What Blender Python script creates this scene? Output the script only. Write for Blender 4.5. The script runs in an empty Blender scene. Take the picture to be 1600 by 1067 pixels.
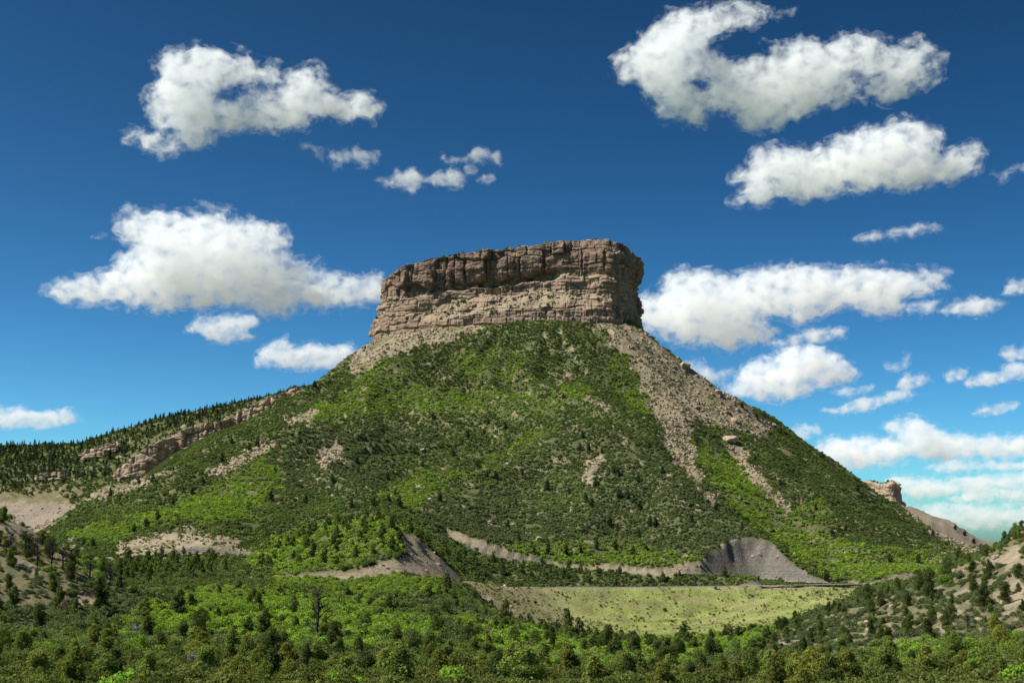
import bpy, bmesh, math, random
import numpy as np
from mathutils import Vector

random.seed(7)
RNG = np.random.default_rng(11)
scene = bpy.context.scene
COL = scene.collection
R = math.radians

# ---------------------------------------------------------------- camera
F = 2222.0                      # focal length in photo pixels (50 mm on 36 mm, 1600 px wide)
PITCH = math.atan((850 - 533.5) / F)
CP, SP = math.cos(PITCH), math.sin(PITCH)
cam_d = bpy.data.cameras.new('camera')
cam = bpy.data.objects.new('camera', cam_d)
COL.objects.link(cam)
cam_d.sensor_width = 36.0
cam_d.lens = 50.0
cam_d.clip_start = 1.0
cam_d.clip_end = 200000.0
cam.rotation_euler = (math.pi / 2 + PITCH, 0, 0)
scene.camera = cam

# ---------------------------------------------------------------- sky and sun
SUN_EL = R(54)
SUN_AZ = R(-101)                # measured from +Y (view direction) towards +X
TO_SUN = Vector((math.sin(SUN_AZ) * math.cos(SUN_EL), math.cos(SUN_AZ) * math.cos(SUN_EL), math.sin(SUN_EL)))
world = bpy.data.worlds.new('World')
scene.world = world
world.use_nodes = True
wn, wl = world.node_tree.nodes, world.node_tree.links
for n in list(wn):
    wn.remove(n)
sky = wn.new('ShaderNodeTexSky')
sky.sky_type = 'NISHITA'
sky.sun_disc = False
sky.sun_elevation = SUN_EL
sky.sun_rotation = SUN_AZ
sky.altitude = 500
sky.air_density = 0.5
sky.dust_density = 1.25
sky.ozone_density = 6.0
gam = wn.new('ShaderNodeGamma')
gam.inputs['Gamma'].default_value = 2.05
tint = wn.new('ShaderNodeMixRGB')          # polarising filter: a little less blue overall
tint.blend_type = 'MULTIPLY'
tint.inputs[0].default_value = 1.0
tint.inputs[2].default_value = (0.635, 0.650, 0.472, 1)
hue = wn.new('ShaderNodeHueSaturation')
hue.inputs['Saturation'].default_value = 1.04
bg = wn.new('ShaderNodeBackground')
bg.inputs['Strength'].default_value = 0.1
wo = wn.new('ShaderNodeOutputWorld')
wl.new(sky.outputs[0], tint.inputs[1])
wl.new(tint.outputs[0], gam.inputs['Color'])
wl.new(gam.outputs[0], hue.inputs['Color'])
wl.new(hue.outputs[0], bg.inputs['Color'])
wl.new(bg.outputs[0], wo.inputs['Surface'])

sun_d = bpy.data.lights.new('sun', 'SUN')
sun_d.energy = 5.0
sun_d.angle = R(0.53)
sun_d.color = (1.0, 0.962, 0.90)
sun = bpy.data.objects.new('sun', sun_d)
COL.objects.link(sun)
sun.rotation_euler = TO_SUN.to_track_quat('Z', 'Y').to_euler()

scene.view_settings.view_transform = 'Standard'
scene.view_settings.look = 'None'
scene.view_settings.exposure = 0.4
scene.view_settings.gamma = 1.0
scene.view_settings.use_curve_mapping = False
scene.render.engine = 'CYCLES'
cy = scene.cycles
cy.use_denoising = True
cy.max_bounces = 32
cy.diffuse_bounces = 3
cy.glossy_bounces = 1
cy.transmission_bounces = 3
cy.transparent_max_bounces = 12
cy.volume_bounces = 28
cy.use_adaptive_sampling = True
cy.adaptive_threshold = 0.015


# ---------------------------------------------------------------- helpers
def pix_to_world(px, py, d):
    """A point of the place seen at photo pixel (px, py) at depth d metres along the view axis."""
    px = np.asarray(px, float); py = np.asarray(py, float); d = np.asarray(d, float)
    u = (px - 800.0) / F * d
    v = (533.5 - py) / F * d
    return u, d * CP - v * SP, d * SP + v * CP


def world_to_pix(x, y, z):
    d = y * CP + z * SP
    v = -y * SP + z * CP
    d = np.maximum(d, 1e-3)
    return 800.0 + F * x / d, 533.5 - F * v / d, d


_perm = np.random.default_rng(3).permutation(256).astype(np.int32)
_perm = np.concatenate([_perm, _perm, _perm])
_g3 = np.random.default_rng(5).normal(size=(256, 3))
_g3 /= np.linalg.norm(_g3, axis=1)[:, None]
_g3 = _g3.astype(np.float32)
_ga = np.random.default_rng(6).uniform(0, 2 * np.pi, 256)
_g2 = np.stack([np.cos(_ga), np.sin(_ga)], 1).astype(np.float32)


def noise3(x, y, z):
    x = np.asarray(x, np.float32); y = np.asarray(y, np.float32); z = np.asarray(z, np.float32)
    xi, yi, zi = np.floor(x), np.floor(y), np.floor(z)
    fx, fy, fz = x - xi, y - yi, z - zi
    X, Y, Z = xi.astype(np.int32) & 255, yi.astype(np.int32) & 255, zi.astype(np.int32) & 255
    u, v, w = fx * fx * (3 - 2 * fx), fy * fy * (3 - 2 * fy), fz * fz * (3 - 2 * fz)
    out = 0
    for dx in (0, 1):
        a = _perm[X + dx]
        wx = u if dx else 1 - u
        for dy in (0, 1):
            b = _perm[a + ((Y + dy) & 255)]
            wy = v if dy else 1 - v
            for dz in (0, 1):
                g = _g3[_perm[b + ((Z + dz) & 255)]]
                wz = w if dz else 1 - w
                out = out + wx * wy * wz * (g[..., 0] * (fx - dx) + g[..., 1] * (fy - dy) + g[..., 2] * (fz - dz))
    return out * 1.5


def noise2(x, y):
    x = np.asarray(x, np.float64); y = np.asarray(y, np.float64)
    xi, yi = np.floor(x), np.floor(y)
    fx, fy = x - xi, y - yi
    X, Y = xi.astype(np.int64) & 255, yi.astype(np.int64) & 255
    u, v = fx * fx * (3 - 2 * fx), fy * fy * (3 - 2 * fy)
    out = 0
    for dx in (0, 1):
        a = _perm[X + dx]
        wx = u if dx else 1 - u
        for dy in (0, 1):
            g = _g2[_perm[a + ((Y + dy) & 255)]]
            wy = v if dy else 1 - v
            out = out + wx * wy * (g[..., 0] * (fx - dx) + g[..., 1] * (fy - dy))
    return out * 1.5


def fbm2(x, y, octaves=4, gain=0.5, ridged=False):
    s, a, f = 0, 1.0, 1.0
    for i in range(octaves):
        n = noise2(x * f + 17.3 * i, y * f - 9.1 * i)
        s = s + a * ((0.5 - np.abs(n)) * 2 - 0.4 if ridged else n)
        a *= gain; f *= 2.03
    return s


def smooth(e0, e1, x):
    t = np.clip((x - e0) / (e1 - e0), 0, 1)
    return t * t * (3 - 2 * t)


def mesh_object(name, verts, faces, mat=None, parent=None, smooth_shade=False, link=True):
    """verts (n,3); faces: (m,3) or (m,4) array, or a list of arrays of those."""
    me = bpy.data.meshes.new(name)
    verts = np.asarray(verts, np.float32)
    fl = faces if isinstance(faces, list) and isinstance(faces[0], np.ndarray) else [faces]
    fl = [np.asarray(f, np.int32) for f in fl if len(f)]
    nl = sum(f.size for f in fl); nf = sum(len(f) for f in fl)
    me.vertices.add(len(verts)); me.vertices.foreach_set('co', verts.ravel())
    me.loops.add(nl); me.polygons.add(nf)
    me.loops.foreach_set('vertex_index', np.concatenate([f.ravel() for f in fl]))
    starts, totals, o = [], [], 0
    for f in fl:
        k = f.shape[1]
        starts.append(o + np.arange(len(f)) * k); totals.append(np.full(len(f), k)); o += f.size
    me.polygons.foreach_set('loop_start', np.concatenate(starts).astype(np.int32))
    me.polygons.foreach_set('loop_total', np.concatenate(totals).astype(np.int32))
    if smooth_shade:
        me.polygons.foreach_set('use_smooth', np.ones(nf, bool))
    me.update(calc_edges=True)
    if mat:
        me.materials.append(mat)
    o = bpy.data.objects.new(name, me)
    if link:
        COL.objects.link(o)
    if parent is not None:
        o.parent = parent
    return o


def set_attr(o, name, values, kind='FLOAT'):
    a = o.data.attributes.new(name, kind, 'POINT')
    if kind == 'FLOAT':
        a.data.foreach_set('value', np.asarray(values, np.float32))
    elif kind == 'FLOAT_COLOR':
        v = np.asarray(values, np.float32)
        if v.shape[1] == 3:
            v = np.concatenate([v, np.ones((len(v), 1), np.float32)], 1)
        a.data.foreach_set('color', v.ravel())
    elif kind == 'FLOAT_VECTOR':
        a.data.foreach_set('vector', np.asarray(values, np.float32).ravel())
    elif kind == 'INT':
        a.data.foreach_set('value', np.asarray(values, np.int32))


def tag(o, label=None, cat=None, group=None, kind=None):
    if label: o['label'] = label
    if cat: o['category'] = cat
    if group: o['group'] = group
    if kind: o['kind'] = kind
    return o


def empty(name, loc=(0, 0, 0), rz=0.0, link=True):
    o = bpy.data.objects.new(name, None)
    o.location = loc; o.rotation_euler = (0, 0, rz); o.empty_display_size = 0.5
    if link: COL.objects.link(o)
    return o


class Mat:
    """Small helper round a node tree."""
    def __init__(s, name):
        s.m = bpy.data.materials.new(name); s.m.use_nodes = True
        s.n, s.l = s.m.node_tree.nodes, s.m.node_tree.links
        for n in list(s.n): s.n.remove(n)
        s.out = s.n.new('ShaderNodeOutputMaterial')

    def add(s, t, **kw):
        n = s.n.new(t)
        for k, v in kw.items():
            if k in n.inputs: n.inputs[k].default_value = v
            else: setattr(n, k, v)
        return n

    def link(s, a, b): s.l.new(a, b)

    def noise(s, vec, scale, detail=4, rough=0.55, dist=0.0):
        n = s.add('ShaderNodeTexNoise', Scale=scale, Detail=detail, Roughness=rough, Distortion=dist)
        s.link(vec, n.inputs['Vector'])
        return n.outputs['Fac']

    def ramp(s, fac, stops):
        r = s.add('ShaderNodeValToRGB')
        e = r.color_ramp.elements
        while len(e) < len(stops): e.new(0.5)
        for i, (p, c) in enumerate(stops):
            e[i].position = p
            e[i].color = (*c, 1) if not isinstance(c, (int, float)) else (c, c, c, 1)
        s.link(fac, r.inputs['Fac'])
        return r.outputs['Color']

    def mix(s, fac, a, b, blend='MIX'):
        m = s.n.new('ShaderNodeMix'); m.data_type = 'RGBA'; m.blend_type = blend
        for sock, v in ((m.inputs['Factor'], fac), (m.inputs['A'], a), (m.inputs['B'], b)):
            if isinstance(v, bpy.types.NodeSocket): s.link(v, sock)
            elif isinstance(v, (int, float)) : sock.default_value = v
            else: sock.default_value = (*v, 1)
        return m.outputs['Result']

    # the RGBA Mix node has several sockets called Factor/A/B; pick the colour ones
    def cmix(s, fac, a, b, blend='MIX'):
        m = s.n.new('ShaderNodeMixRGB'); m.blend_type = blend
        for sock, v in ((m.inputs[0], fac), (m.inputs[1], a), (m.inputs[2], b)):
            if isinstance(v, bpy.types.NodeSocket): s.link(v, sock)
            elif isinstance(v, (int, float)): sock.default_value = v
            else: sock.default_value = (*v, 1)
        return m.outputs[0]

    def math(s, op, a, b=0.0):
        m = s.add('ShaderNodeMath', operation=op)
        for sock, v in ((m.inputs[0], a), (m.inputs[1], b)):
            if isinstance(v, bpy.types.NodeSocket): s.link(v, sock)
            else: sock.default_value = v
        return m.outputs[0]

    def attr(s, name, typ='GEOMETRY'):
        return s.add('ShaderNodeAttribute', attribute_name=name, attribute_type=typ)
# ---------------------------------------------------------------- terrain
# control points of the land: photo pixel and depth in metres of places on the ground
CTRL = []
def row(d, pts):
    for px, py in pts: CTRL.append((px, py, d))
# near ground and the hollow in front
row(20, [(-600, 1130), (300, 1130), (1300, 1130), (2200, 1130)])
row(60, [(-500, 1150), (400, 1150), (1200, 1150), (2100, 1150)])
row(100, [(-500, 1105), (0, 1105), (400, 1105), (800, 1108), (1200, 1110), (1600, 1100), (2100, 1060)])
row(150, [(-400, 1040), (0, 1066), (400, 1070), (800, 1076), (1200, 1076), (1600, 1060), (2000, 1000)])
row(220, [(-400, 960), (0, 1012), (200, 1018), (400, 1024), (600, 1030), (800, 1040), (1000, 1052), (1200, 1052), (1350, 1040), (1480, 1016), (1600, 990), (1900, 900)])
row(320, [(-400, 860), (-100, 880), (0, 905), (120, 940), (250, 968), (400, 975), (600, 982), (800, 1003), (950, 1024), (1100, 1030), (1250, 1004), (1400, 965), (1500, 925), (1600, 880), (1800, 800)])
# crest of the left foreground hill and the ground behind it
CTRL += [(-350, 780, 350), (-120, 800, 345), (0, 836, 345), (60, 858, 350), (130, 886, 360), (200, 912, 380)]
CTRL += [(-300, 850, 480), (0, 890, 480), (120, 905, 470)]
row(430, [(300, 938), (420, 945), (560, 950), (700, 966), (820, 990), (930, 1015), (1040, 1022), (1130, 1012)])
# crest of the right foreground hill and the drop behind it
CTRL += [(2000, 720, 400), (1750, 770, 390), (1600, 832, 385), (1550, 860, 392), (1500, 888, 405), (1440, 912, 420), (1350, 942, 430), (1270, 968, 428), (1190, 994, 415)]
CTRL += [(1900, 850, 560), (1600, 905, 560), (1450, 950, 570), (1330, 985, 560), (1200, 1005, 540), (1100, 1010, 520)]
row(520, [(250, 925), (400, 932), (520, 946), (620, 947), (690, 946), (780, 970), (900, 1000), (1000, 1005)])
row(560, [(420, 915), (560, 922), (660, 924)])
# road bench on the left
row(600, [(-100, 900), (60, 906), (150, 906), (230, 905), (330, 905), (430, 905), (560, 904), (660, 904)])
# wooded knob above the road cut
CTRL += [(440, 884, 640), (520, 862, 640), (600, 860, 632), (655, 868, 628), (690, 884, 635), (715, 900, 650), (735, 914, 680)]
CTRL += [(400, 878, 690), (480, 838, 700), (560, 815, 710), (620, 822, 700), (665, 848, 690), (700, 880, 700), (740, 916, 740)]
CTRL += [(480, 842, 790), (560, 828, 790), (640, 845, 790)]
# drainage below the embankment
row(640, [(790, 968), (860, 985), (950, 998), (1030, 1003), (1130, 998), (1220, 990)])
row(720, [(770, 950), (850, 965), (950, 978), (1050, 982), (1150, 975), (1250, 955), (1330, 925), (1400, 925), (1500, 925), (1650, 910)])
row(800, [(790, 922), (900, 930), (1000, 933), (1100, 928), (1200, 908), (1280, 916), (1340, 915), (1420, 905), (1520, 910), (1700, 890)])
# foot of the butte, left
CTRL += [(60, 880, 760), (160, 872, 745), (260, 862, 740), (340, 858, 740), (420, 864, 745)]
CTRL += [(230, 893, 650), (330, 893, 650), (100, 893, 650)]
CTRL += [(180, 838, 800), (260, 822, 800), (330, 818, 795), (400, 838, 800), (-100, 880, 850), (0, 872, 850)]
# butte, rows of the front slope
row(850, [(100, 838), (200, 812), (300, 796), (420, 806), (520, 806), (600, 806), (680, 842), (740, 868), (830, 878), (950, 884), (1050, 878), (1130, 868), (1190, 860), (1240, 884), (1300, 900), (1400, 886), (1500, 895)])
row(980, [(70, 836), (150, 800), (250, 760), (380, 752), (500, 758), (600, 770), (700, 785), (800, 798), (900, 800), (1000, 784), (1075, 772), (1140, 800), (1220, 836), (1320, 856), (1420, 862), (1480, 872)])
row(1120, [(130, 806), (200, 766), (300, 710), (420, 690), (520, 695), (620, 700), (720, 706), (820, 704), (900, 684), (960, 668), (1030, 700), (1110, 742), (1200, 772), (1310, 800), (1410, 822), (1490, 862)])
row(1230, [(240, 742), (340, 686), (430, 648), (540, 632), (650, 636), (760, 634), (860, 622), (920, 612), (980, 630), (1060, 668), (1150, 708), (1240, 738), (1340, 770), (1440, 816), (1500, 860)])
row(1330, [(360, 690), (430, 642), (500, 602), (580, 572), (660, 562), (760, 556), (860, 550), (940, 556), (1000, 578), (1080, 620), (1160, 660), (1240, 700), (1330, 744), (1420, 800), (1490, 858)])
row(1392, [(430, 650), (500, 602), (548, 566), (600, 538), (680, 524), (760, 512), (850, 502), (930, 504), (980, 512), (1020, 536), (1080, 578), (1140, 618), (1220, 668), (1320, 732), (1420, 808), (1490, 872)])
# behind the crest
row(1470, [(420, 690), (500, 620), (560, 560), (620, 520), (700, 490), (800, 470), (900, 465), (980, 500), (1020, 540), (1100, 600), (1200, 670), (1320, 755), (1450, 850)])
row(1650, [(440, 700), (560, 620), (700, 540), (850, 520), (1000, 580), (1150, 690), (1300, 800), (1450, 860)])
row(2000, [(600, 720), (800, 700), (1000, 720), (1200, 800), (1400, 850)])
# left far ridge
CTRL += [(-300, 845, 1250), (0, 852, 1250), (90, 842, 1200), (-250, 815, 1400), (0, 836, 1400), (60, 838, 1350)]
CTRL += [(-200, 780, 1520), (0, 788, 1520), (60, 790, 1500), (120, 786, 1500), (190, 770, 1560), (260, 752, 1640), (330, 716, 1670), (400, 676, 1690), (450, 640, 1700)]
CTRL += [(-200, 730, 1680), (0, 752, 1680), (100, 742, 1700), (180, 722, 1720), (260, 690, 1740), (330, 662, 1750), (400, 640, 1760), (455, 622, 1760)]
CTRL += [(-300, 690, 1900), (0, 700, 1900), (50, 699, 1900), (100, 700, 1900), (150, 690, 1900), (200, 674, 1890), (260, 658, 1880), (330, 643, 1860), (400, 628, 1840), (470, 610, 1810), (530, 600, 1800)]
CTRL += [(-300, 720, 2200), (0, 730, 2200), (200, 720, 2200), (400, 690, 2200), (550, 680, 2200)]
# far butte on the right
CTRL += [(1260, 800, 2550), (1330, 768, 2560), (1380, 790, 2540), (1415, 793, 2520), (1450, 803, 2470), (1490, 821, 2400), (1525, 846, 2350), (1545, 862, 2300), (1700, 866, 2250)]
CTRL += [(1330, 770, 2750), (1400, 795, 2750), (1480, 850, 2700), (1700, 858, 2700), (1560, 866, 1700), (1700, 860, 1700), (1560, 868, 1200), (1700, 870, 1200)]
row(3300, [(-300, 850), (300, 850), (900, 850), (1400, 856), (1700, 856)])

_c = np.array(CTRL, float)
_X, _Y, _Z = pix_to_world(_c[:, 0], _c[:, 1], _c[:, 2])


def _rbf_coord(x, y):
    return x / y * F / 150.0, np.log(y) * 7.0


def _kern(r2):
    return 0.5 * r2 * np.log(r2 + 1e-12)


_ca, _cb = _rbf_coord(_X, _Y)
_n = len(_c)
_K = _kern((_ca[:, None] - _ca[None]) ** 2 + (_cb[:, None] - _cb[None]) ** 2) + np.eye(_n) * 0.02
_P = np.stack([np.ones(_n), _ca, _cb], 1)
_A = np.block([[_K, _P], [_P.T, np.zeros((3, 3))]])
_w = np.linalg.solve(_A, np.concatenate([_Z / _Y, np.zeros(3)]))


def base_height(x, y):
    a, b = _rbf_coord(x, y)
    out = np.empty(a.shape)
    fa, fb, fo = a.ravel(), b.ravel(), out.ravel()
    for i in range(0, fa.size, 40000):
        s = slice(i, i + 40000)
        k = _kern((fa[s, None] - _ca[None]) ** 2 + (fb[s, None] - _cb[None]) ** 2)
        fo[s] = k @ _w[:_n] + _w[_n] + _w[_n + 1] * fa[s] + _w[_n + 2] * fb[s]
    return fo.reshape(a.shape) * y


def polyline(pts):
    p = np.array(pts, float)
    return np.stack(pix_to_world(p[:, 0], p[:, 1], p[:, 2]), 1)


ROAD = polyline([(-60, 905, 575), (60, 905, 585), (150, 905, 592), (230, 905, 600), (330, 905, 603), (430, 905, 604), (560, 904, 604), (640, 904, 607), (690, 905, 620), (722, 909, 652), (742, 913, 700), (775, 916, 745), (830, 917.5, 772), (950, 917.5, 786), (1100, 916, 792), (1220, 914, 794), (1340, 912, 797), (1420, 910, 810), (1520, 908, 840)])
OLD_ROAD = polyline([(440, 945, 498), (520, 946, 506), (600, 947, 512), (690, 947, 522)])
BENCH = polyline([(60, 874, 742), (160, 870, 738), (260, 869, 735), (340, 868, 735), (430, 872, 735)])
CUT = polyline([(680, 854, 880), (720, 866, 872), (770, 878, 866), (830, 885, 860), (950, 893, 850), (1030, 896, 836), (1105, 899, 838), (1150, 902, 851), (1185, 905, 855), (1290, 913, 822), (1340, 914, 822)])


def along(x, y, line):
    """Distance to a line on the ground, the line's height there and the side (+ = beyond it, seen from the camera)."""
    best = np.full(x.shape, 1e9); z = np.zeros(x.shape); side = np.zeros(x.shape); tt = np.zeros(x.shape)
    for i in range(len(line) - 1):
        a, b = line[i], line[i + 1]
        dx, dy = b[0] - a[0], b[1] - a[1]
        t = np.clip(((x - a[0]) * dx + (y - a[1]) * dy) / (dx * dx + dy * dy), 0, 1)
        ex, ey = x - a[0] - t * dx, y - a[1] - t * dy
        d = np.hypot(ex, ey)
        m = d < best
        best = np.where(m, d, best); z = np.where(m, a[2] + t * (b[2] - a[2]), z)
        side = np.where(m, np.sign(dx * ey - dy * ex), side); tt = np.where(m, i + t, tt)
    return best, z, side, tt


def terrain(x, y):
    """Height and a set of surface flags (cut face, fill face, roadbed)."""
    z = base_height(x, y)
    px, py, d = world_to_pix(x, y, z)
    # ribs and gullies down the butte, broken ground everywhere
    amp = smooth(60, 300, y) * 0.5 + smooth(820, 1000, y) * 1.6
    z = z + amp * fbm2(x / 46.0, y / 60.0, 5)
    ax, ay = x - 0.0, y - 1480.0
    ang = np.arctan2(ax, -ay)
    rad = np.hypot(ax, ay)
    gul = fbm2(ang * 4.2 + 0.8 * noise2(x / 110, y / 110), rad / 260.0, 4, 0.5, ridged=True)
    wg = smooth(830, 960, y) * smooth(80, 190, rad) * (1 - smooth(620, 820, rad)) * (1 - smooth(1420, 1520, y))
    z = z + wg * 7.5 * gul
    wr = smooth(1440, 1560, y) * (1 - smooth(2600, 3200, y))
    z = z + wr * 6.0 * fbm2(x / 70.0, y / 80.0, 4, 0.5, ridged=True)
    wh = smooth(240, 330, y) * (1 - smooth(430, 520, y))
    z = z + wh * 1.2 * fbm2(x / 18.0, y / 22.0, 4, 0.5, ridged=True)
    cut = np.zeros(x.shape); fill = np.zeros(x.shape); bed = np.zeros(x.shape)
    for line, half, up, dn, lo, hi, w in ((ROAD, 5.5, 0.95, 0.62, -1, 8.3, 36), (ROAD, 6.5, 0.95, 0.60, 8.3, 18.5, 70), (OLD_ROAD, 3.0, 1.1, 0.6, 0.02, 2.98, 16), (BENCH, 4.0, 0.80, 0.6, 0.02, 3.98, 60), (CUT, 5.0, 0.86, 0.6, 0.02, 9.98, 50)):
        dist, lz, side, tt = along(x, y, line)
        wob = 1.6 * noise2(x / 7.0, y / 7.0) + 2.2 * noise2(x / 19.0, y / 23.0)
        m = (tt > lo) & (tt <= hi)
        steep = up * np.where(line is CUT, np.interp(tt, [0, 1.2, 1.7, 5.0, 5.3, 7.0, 7.3, 9], [1.3, 1.3, 3.0, 3.0, 1.9, 2.3, 1.5, 1.5]), 1.0)
        cz = lz + np.maximum(0, dist - half - 0.25 * wob) * steep * (1 + 0.1 * wob)
        near = m & (side > 0) & (z > cz) & (dist < w)
        drop = np.where(near, z - cz, 0)
        z = np.where(near, np.maximum(cz, z - 40), z)
        cut = np.maximum(cut, np.where(near & (dist > half), np.clip(drop / 0.8, 0, 1), 0))
        inbed = m & (dist <= half)
        bed = np.maximum(bed, inbed * 1.0)
        z = np.where(inbed, lz, z)
        if line is CUT:                                   # the ground between the cut and the road was graded
            flat = m & (side < 0) & (dist < 60) & (dist > half) & (tt > 5.3) & (y > 785)
            gz = lz - 0.02 * dist + 0.3 * wob
            bed = np.maximum(bed, np.where(flat & (z > gz), 0.06, 0))
            z = np.where(flat, np.minimum(z, gz), z)
        if line is ROAD and lo > 0:
            fz = lz - np.maximum(0, dist - half) * dn + 0.25 * wob
            on = m & (side <= 0) & (z < fz) & (dist > half)
            fill = np.where(on, np.clip((fz - z) / 0.6, 0, 1), fill)
            z = np.where(on, fz, z)
        elif line is ROAD:
            fz = lz - np.maximum(0, dist - half) * 0.8
            on = m & (side <= 0) & (z < fz) & (dist > half) & (dist < 14)
            z = np.where(on, fz, z)
        # the far side of the road next to the fill is level ground
    return z, cut, fill, bed


# one sheet: fine in front of the camera, coarse to the horizon
_ang = np.concatenate([np.radians(np.linspace(-180, -36, 37)[:-1]), np.radians(np.linspace(-36, -23, 30)[:-1]), np.radians(np.linspace(-23, 23, 560)), np.radians(np.linspace(23, 36, 30)[1:]), np.radians(np.linspace(36, 180, 37)[1:])])
def _geo(a, b, n): return np.geomspace(a, b, n, endpoint=False)
_rad = np.concatenate([_geo(3, 80, 40), _geo(80, 480, 190), np.arange(480, 900, 2.2), np.arange(900, 1480, 3.6), np.arange(1480, 1960, 6.0), _geo(1960, 3600, 60), np.geomspace(3600, 90000, 40)])
GA, GR = np.meshgrid(_ang, _rad, indexing='ij')
_Yg = np.maximum(GR * np.cos(np.clip(GA, -0.62, 0.62)), 3.0)
_Xg = GR * np.sin(np.clip(GA, -0.62, 0.62))
GX, GY = GR * np.sin(GA), GR * np.cos(GA)
_Yq = np.clip(_Yg, 18, 3300); _Xq = _Xg * _Yq / _Yg
GZ, GCUT, GFILL, GBED = terrain(_Xq, _Yq)
_far = smooth(3000, 5200, GR)
GZ = GZ * (1 - _far) + _far * (-30 + 30 * fbm2(GX / 2600.0, GY / 2600.0, 3)) + smooth(9000, 16000, GR) * 40
_nearw = 1 - smooth(6, 40, GR)
GZ = GZ * (1 - _nearw) + _nearw * (-2.0 - 0.02 * GR)


def ground_z(x, y, arrays=None):
    """Height of the built sheet (bilinear), or other arrays on it."""
    x = np.asarray(x, float); y = np.asarray(y, float)
    r = np.hypot(x, y); a = np.arctan2(x, y)
    i = np.clip(np.searchsorted(_ang, a) - 1, 0, len(_ang) - 2)
    j = np.clip(np.searchsorted(_rad, r) - 1, 0, len(_rad) - 2)
    u = np.clip((a - _ang[i]) / (_ang[i + 1] - _ang[i]), 0, 1); v = np.clip((r - _rad[j]) / (_rad[j + 1] - _rad[j]), 0, 1)
    def bil(G): return (1 - u) * (1 - v) * G[i, j] + u * (1 - v) * G[i + 1, j] + (1 - u) * v * G[i, j + 1] + u * v * G[i + 1, j + 1]
    if arrays is None: return bil(GZ)
    return [bil(G) for G in arrays]


def _poly_mask(px, py, poly):
    P = np.asarray(poly, float); Q = np.roll(P, -1, 0); ins = np.zeros(px.shape, bool)
    for (ax, ay), (bx, by) in zip(P, Q):
        ins ^= ((ay > py) != (by > py)) & (px < (bx - ax) * (py - ay) / (by - ay + 1e-12) + ax)
    return ins


# the grass goes on past the foot of the fill
_p0, _p1, _ = world_to_pix(GX, GY, GZ)
_grassy = _poly_mask(_p0 + 9 * noise2(_p0 / 16, _p1 / 9), _p1 + 6 * noise2(_p0 / 21 + 5, _p1 / 9), [(738, 916), (830, 962), (900, 985), (1000, 996), (1060, 996), (1130, 988), (1205, 977), (1290, 948), (1350, 918)]) & (GY > 600) & (GY < 800) & (GBED < 0.5)
GFILL = np.maximum(GFILL, _grassy * 1.0)

# nearest visible ground for a pixel: upper envelope along each column of the sheet
_PX, _PY, _PD = world_to_pix(GX, GY, GZ)
GVIS = np.zeros(GZ.shape, bool)
_el = GZ / GR
GVIS[:, 1:] = _el[:, 1:] >= np.maximum.accumulate(_el, axis=1)[:, :-1] - 0.004


def hit_ground(px, py, dmin=60, dmax=3400):
    """World point of the ground seen at a photo pixel."""
    ds = np.concatenate([np.arange(dmin, 900, 1.5), np.arange(900, dmax, 3.0)])
    X, Y, Z = pix_to_world(np.full(ds.shape, px), np.full(ds.shape, py), ds)
    g = ground_z(X, Y)
    k = np.nonzero(Z <= g)[0]
    if not len(k): return None
    return np.array([X[k[0]], Y[k[0]], g[k[0]]])
# ---------------------------------------------------------------- photo regions laid on the land (soil, scree, thicket kinds)
def in_poly(px, py, poly):
    P = np.asarray(poly, float); Q = np.roll(P, -1, 0)
    ins = np.zeros(px.shape, bool)
    for (ax, ay), (bx, by) in zip(P, Q):
        ins ^= ((ay > py) != (by > py)) & (px < (bx - ax) * (py - ay) / (by - ay + 1e-12) + ax)
    return ins


SCREE = [
 [(930,500),(1010,514),(1045,548),(1085,568),(1140,610),(1175,642),(1225,672),(1180,682),(1130,668),(1100,660),(1072,655),(1085,700),(1102,748),(1085,755),(1050,715),(1028,664),(1008,618),(985,570),(960,540)],
 [(1122,684),(1152,690),(1192,742),(1238,797),(1226,800),(1172,752)],
 [(1085,745),(1105,770),(1140,800),(1130,806),(1092,776)],
 [(540,590),(548,558),(580,515),(640,508),(740,502),(760,512),(700,532),(650,545),(600,562),(565,585)], [(925,498),(955,505),(945,515),(925,508)],
 [(985,560),(1003,560),(1012,600),(1000,600)], [(860,600),(895,582),(898,590),(870,606)], [(910,618),(935,622),(965,645),(945,640)],
 [(905,745),(930,715),(945,720),(925,765)], [(318,735),(420,690),(430,700),(345,745)], [(440,655),(500,635),(510,645),(455,668)],
 [(500,700),(530,690),(540,720),(505,730)], [(960,660),(985,690),(975,695)],
 [(95,850),(125,836),(122,862),(98,862)], [(175,850),(260,830),(300,820),(380,850),(400,868),(180,868)],
 [(0,786),(92,784),(112,792),(70,832),(0,838)], [(150,764),(240,744),(300,724),(210,766),(130,788)], 
 [(1410,788),(1490,815),(1545,856),(1510,866),(1450,830)],
 [(1440,975),(1475,958),(1500,950),(1490,985),(1450,990)], [(1545,935),(1600,900),(1600,950),(1560,950)], [(1560,985),(1600,960),(1600,985)],
 [(1125,1035),(1170,1018),(1165,1030),(1140,1040)], [(1195,1032),(1225,1018),(1222,1034),(1200,1040)], [(1530,880),(1560,870),(1600,850),(1600,890)],
 [(740,918),(770,930),(840,975),(900,1000),(860,985),(800,955),(750,935)],
 [(110,880),(130,885),(140,895),(120,892)], [(120,920),(160,935),(150,950),(110,940)],
]
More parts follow.
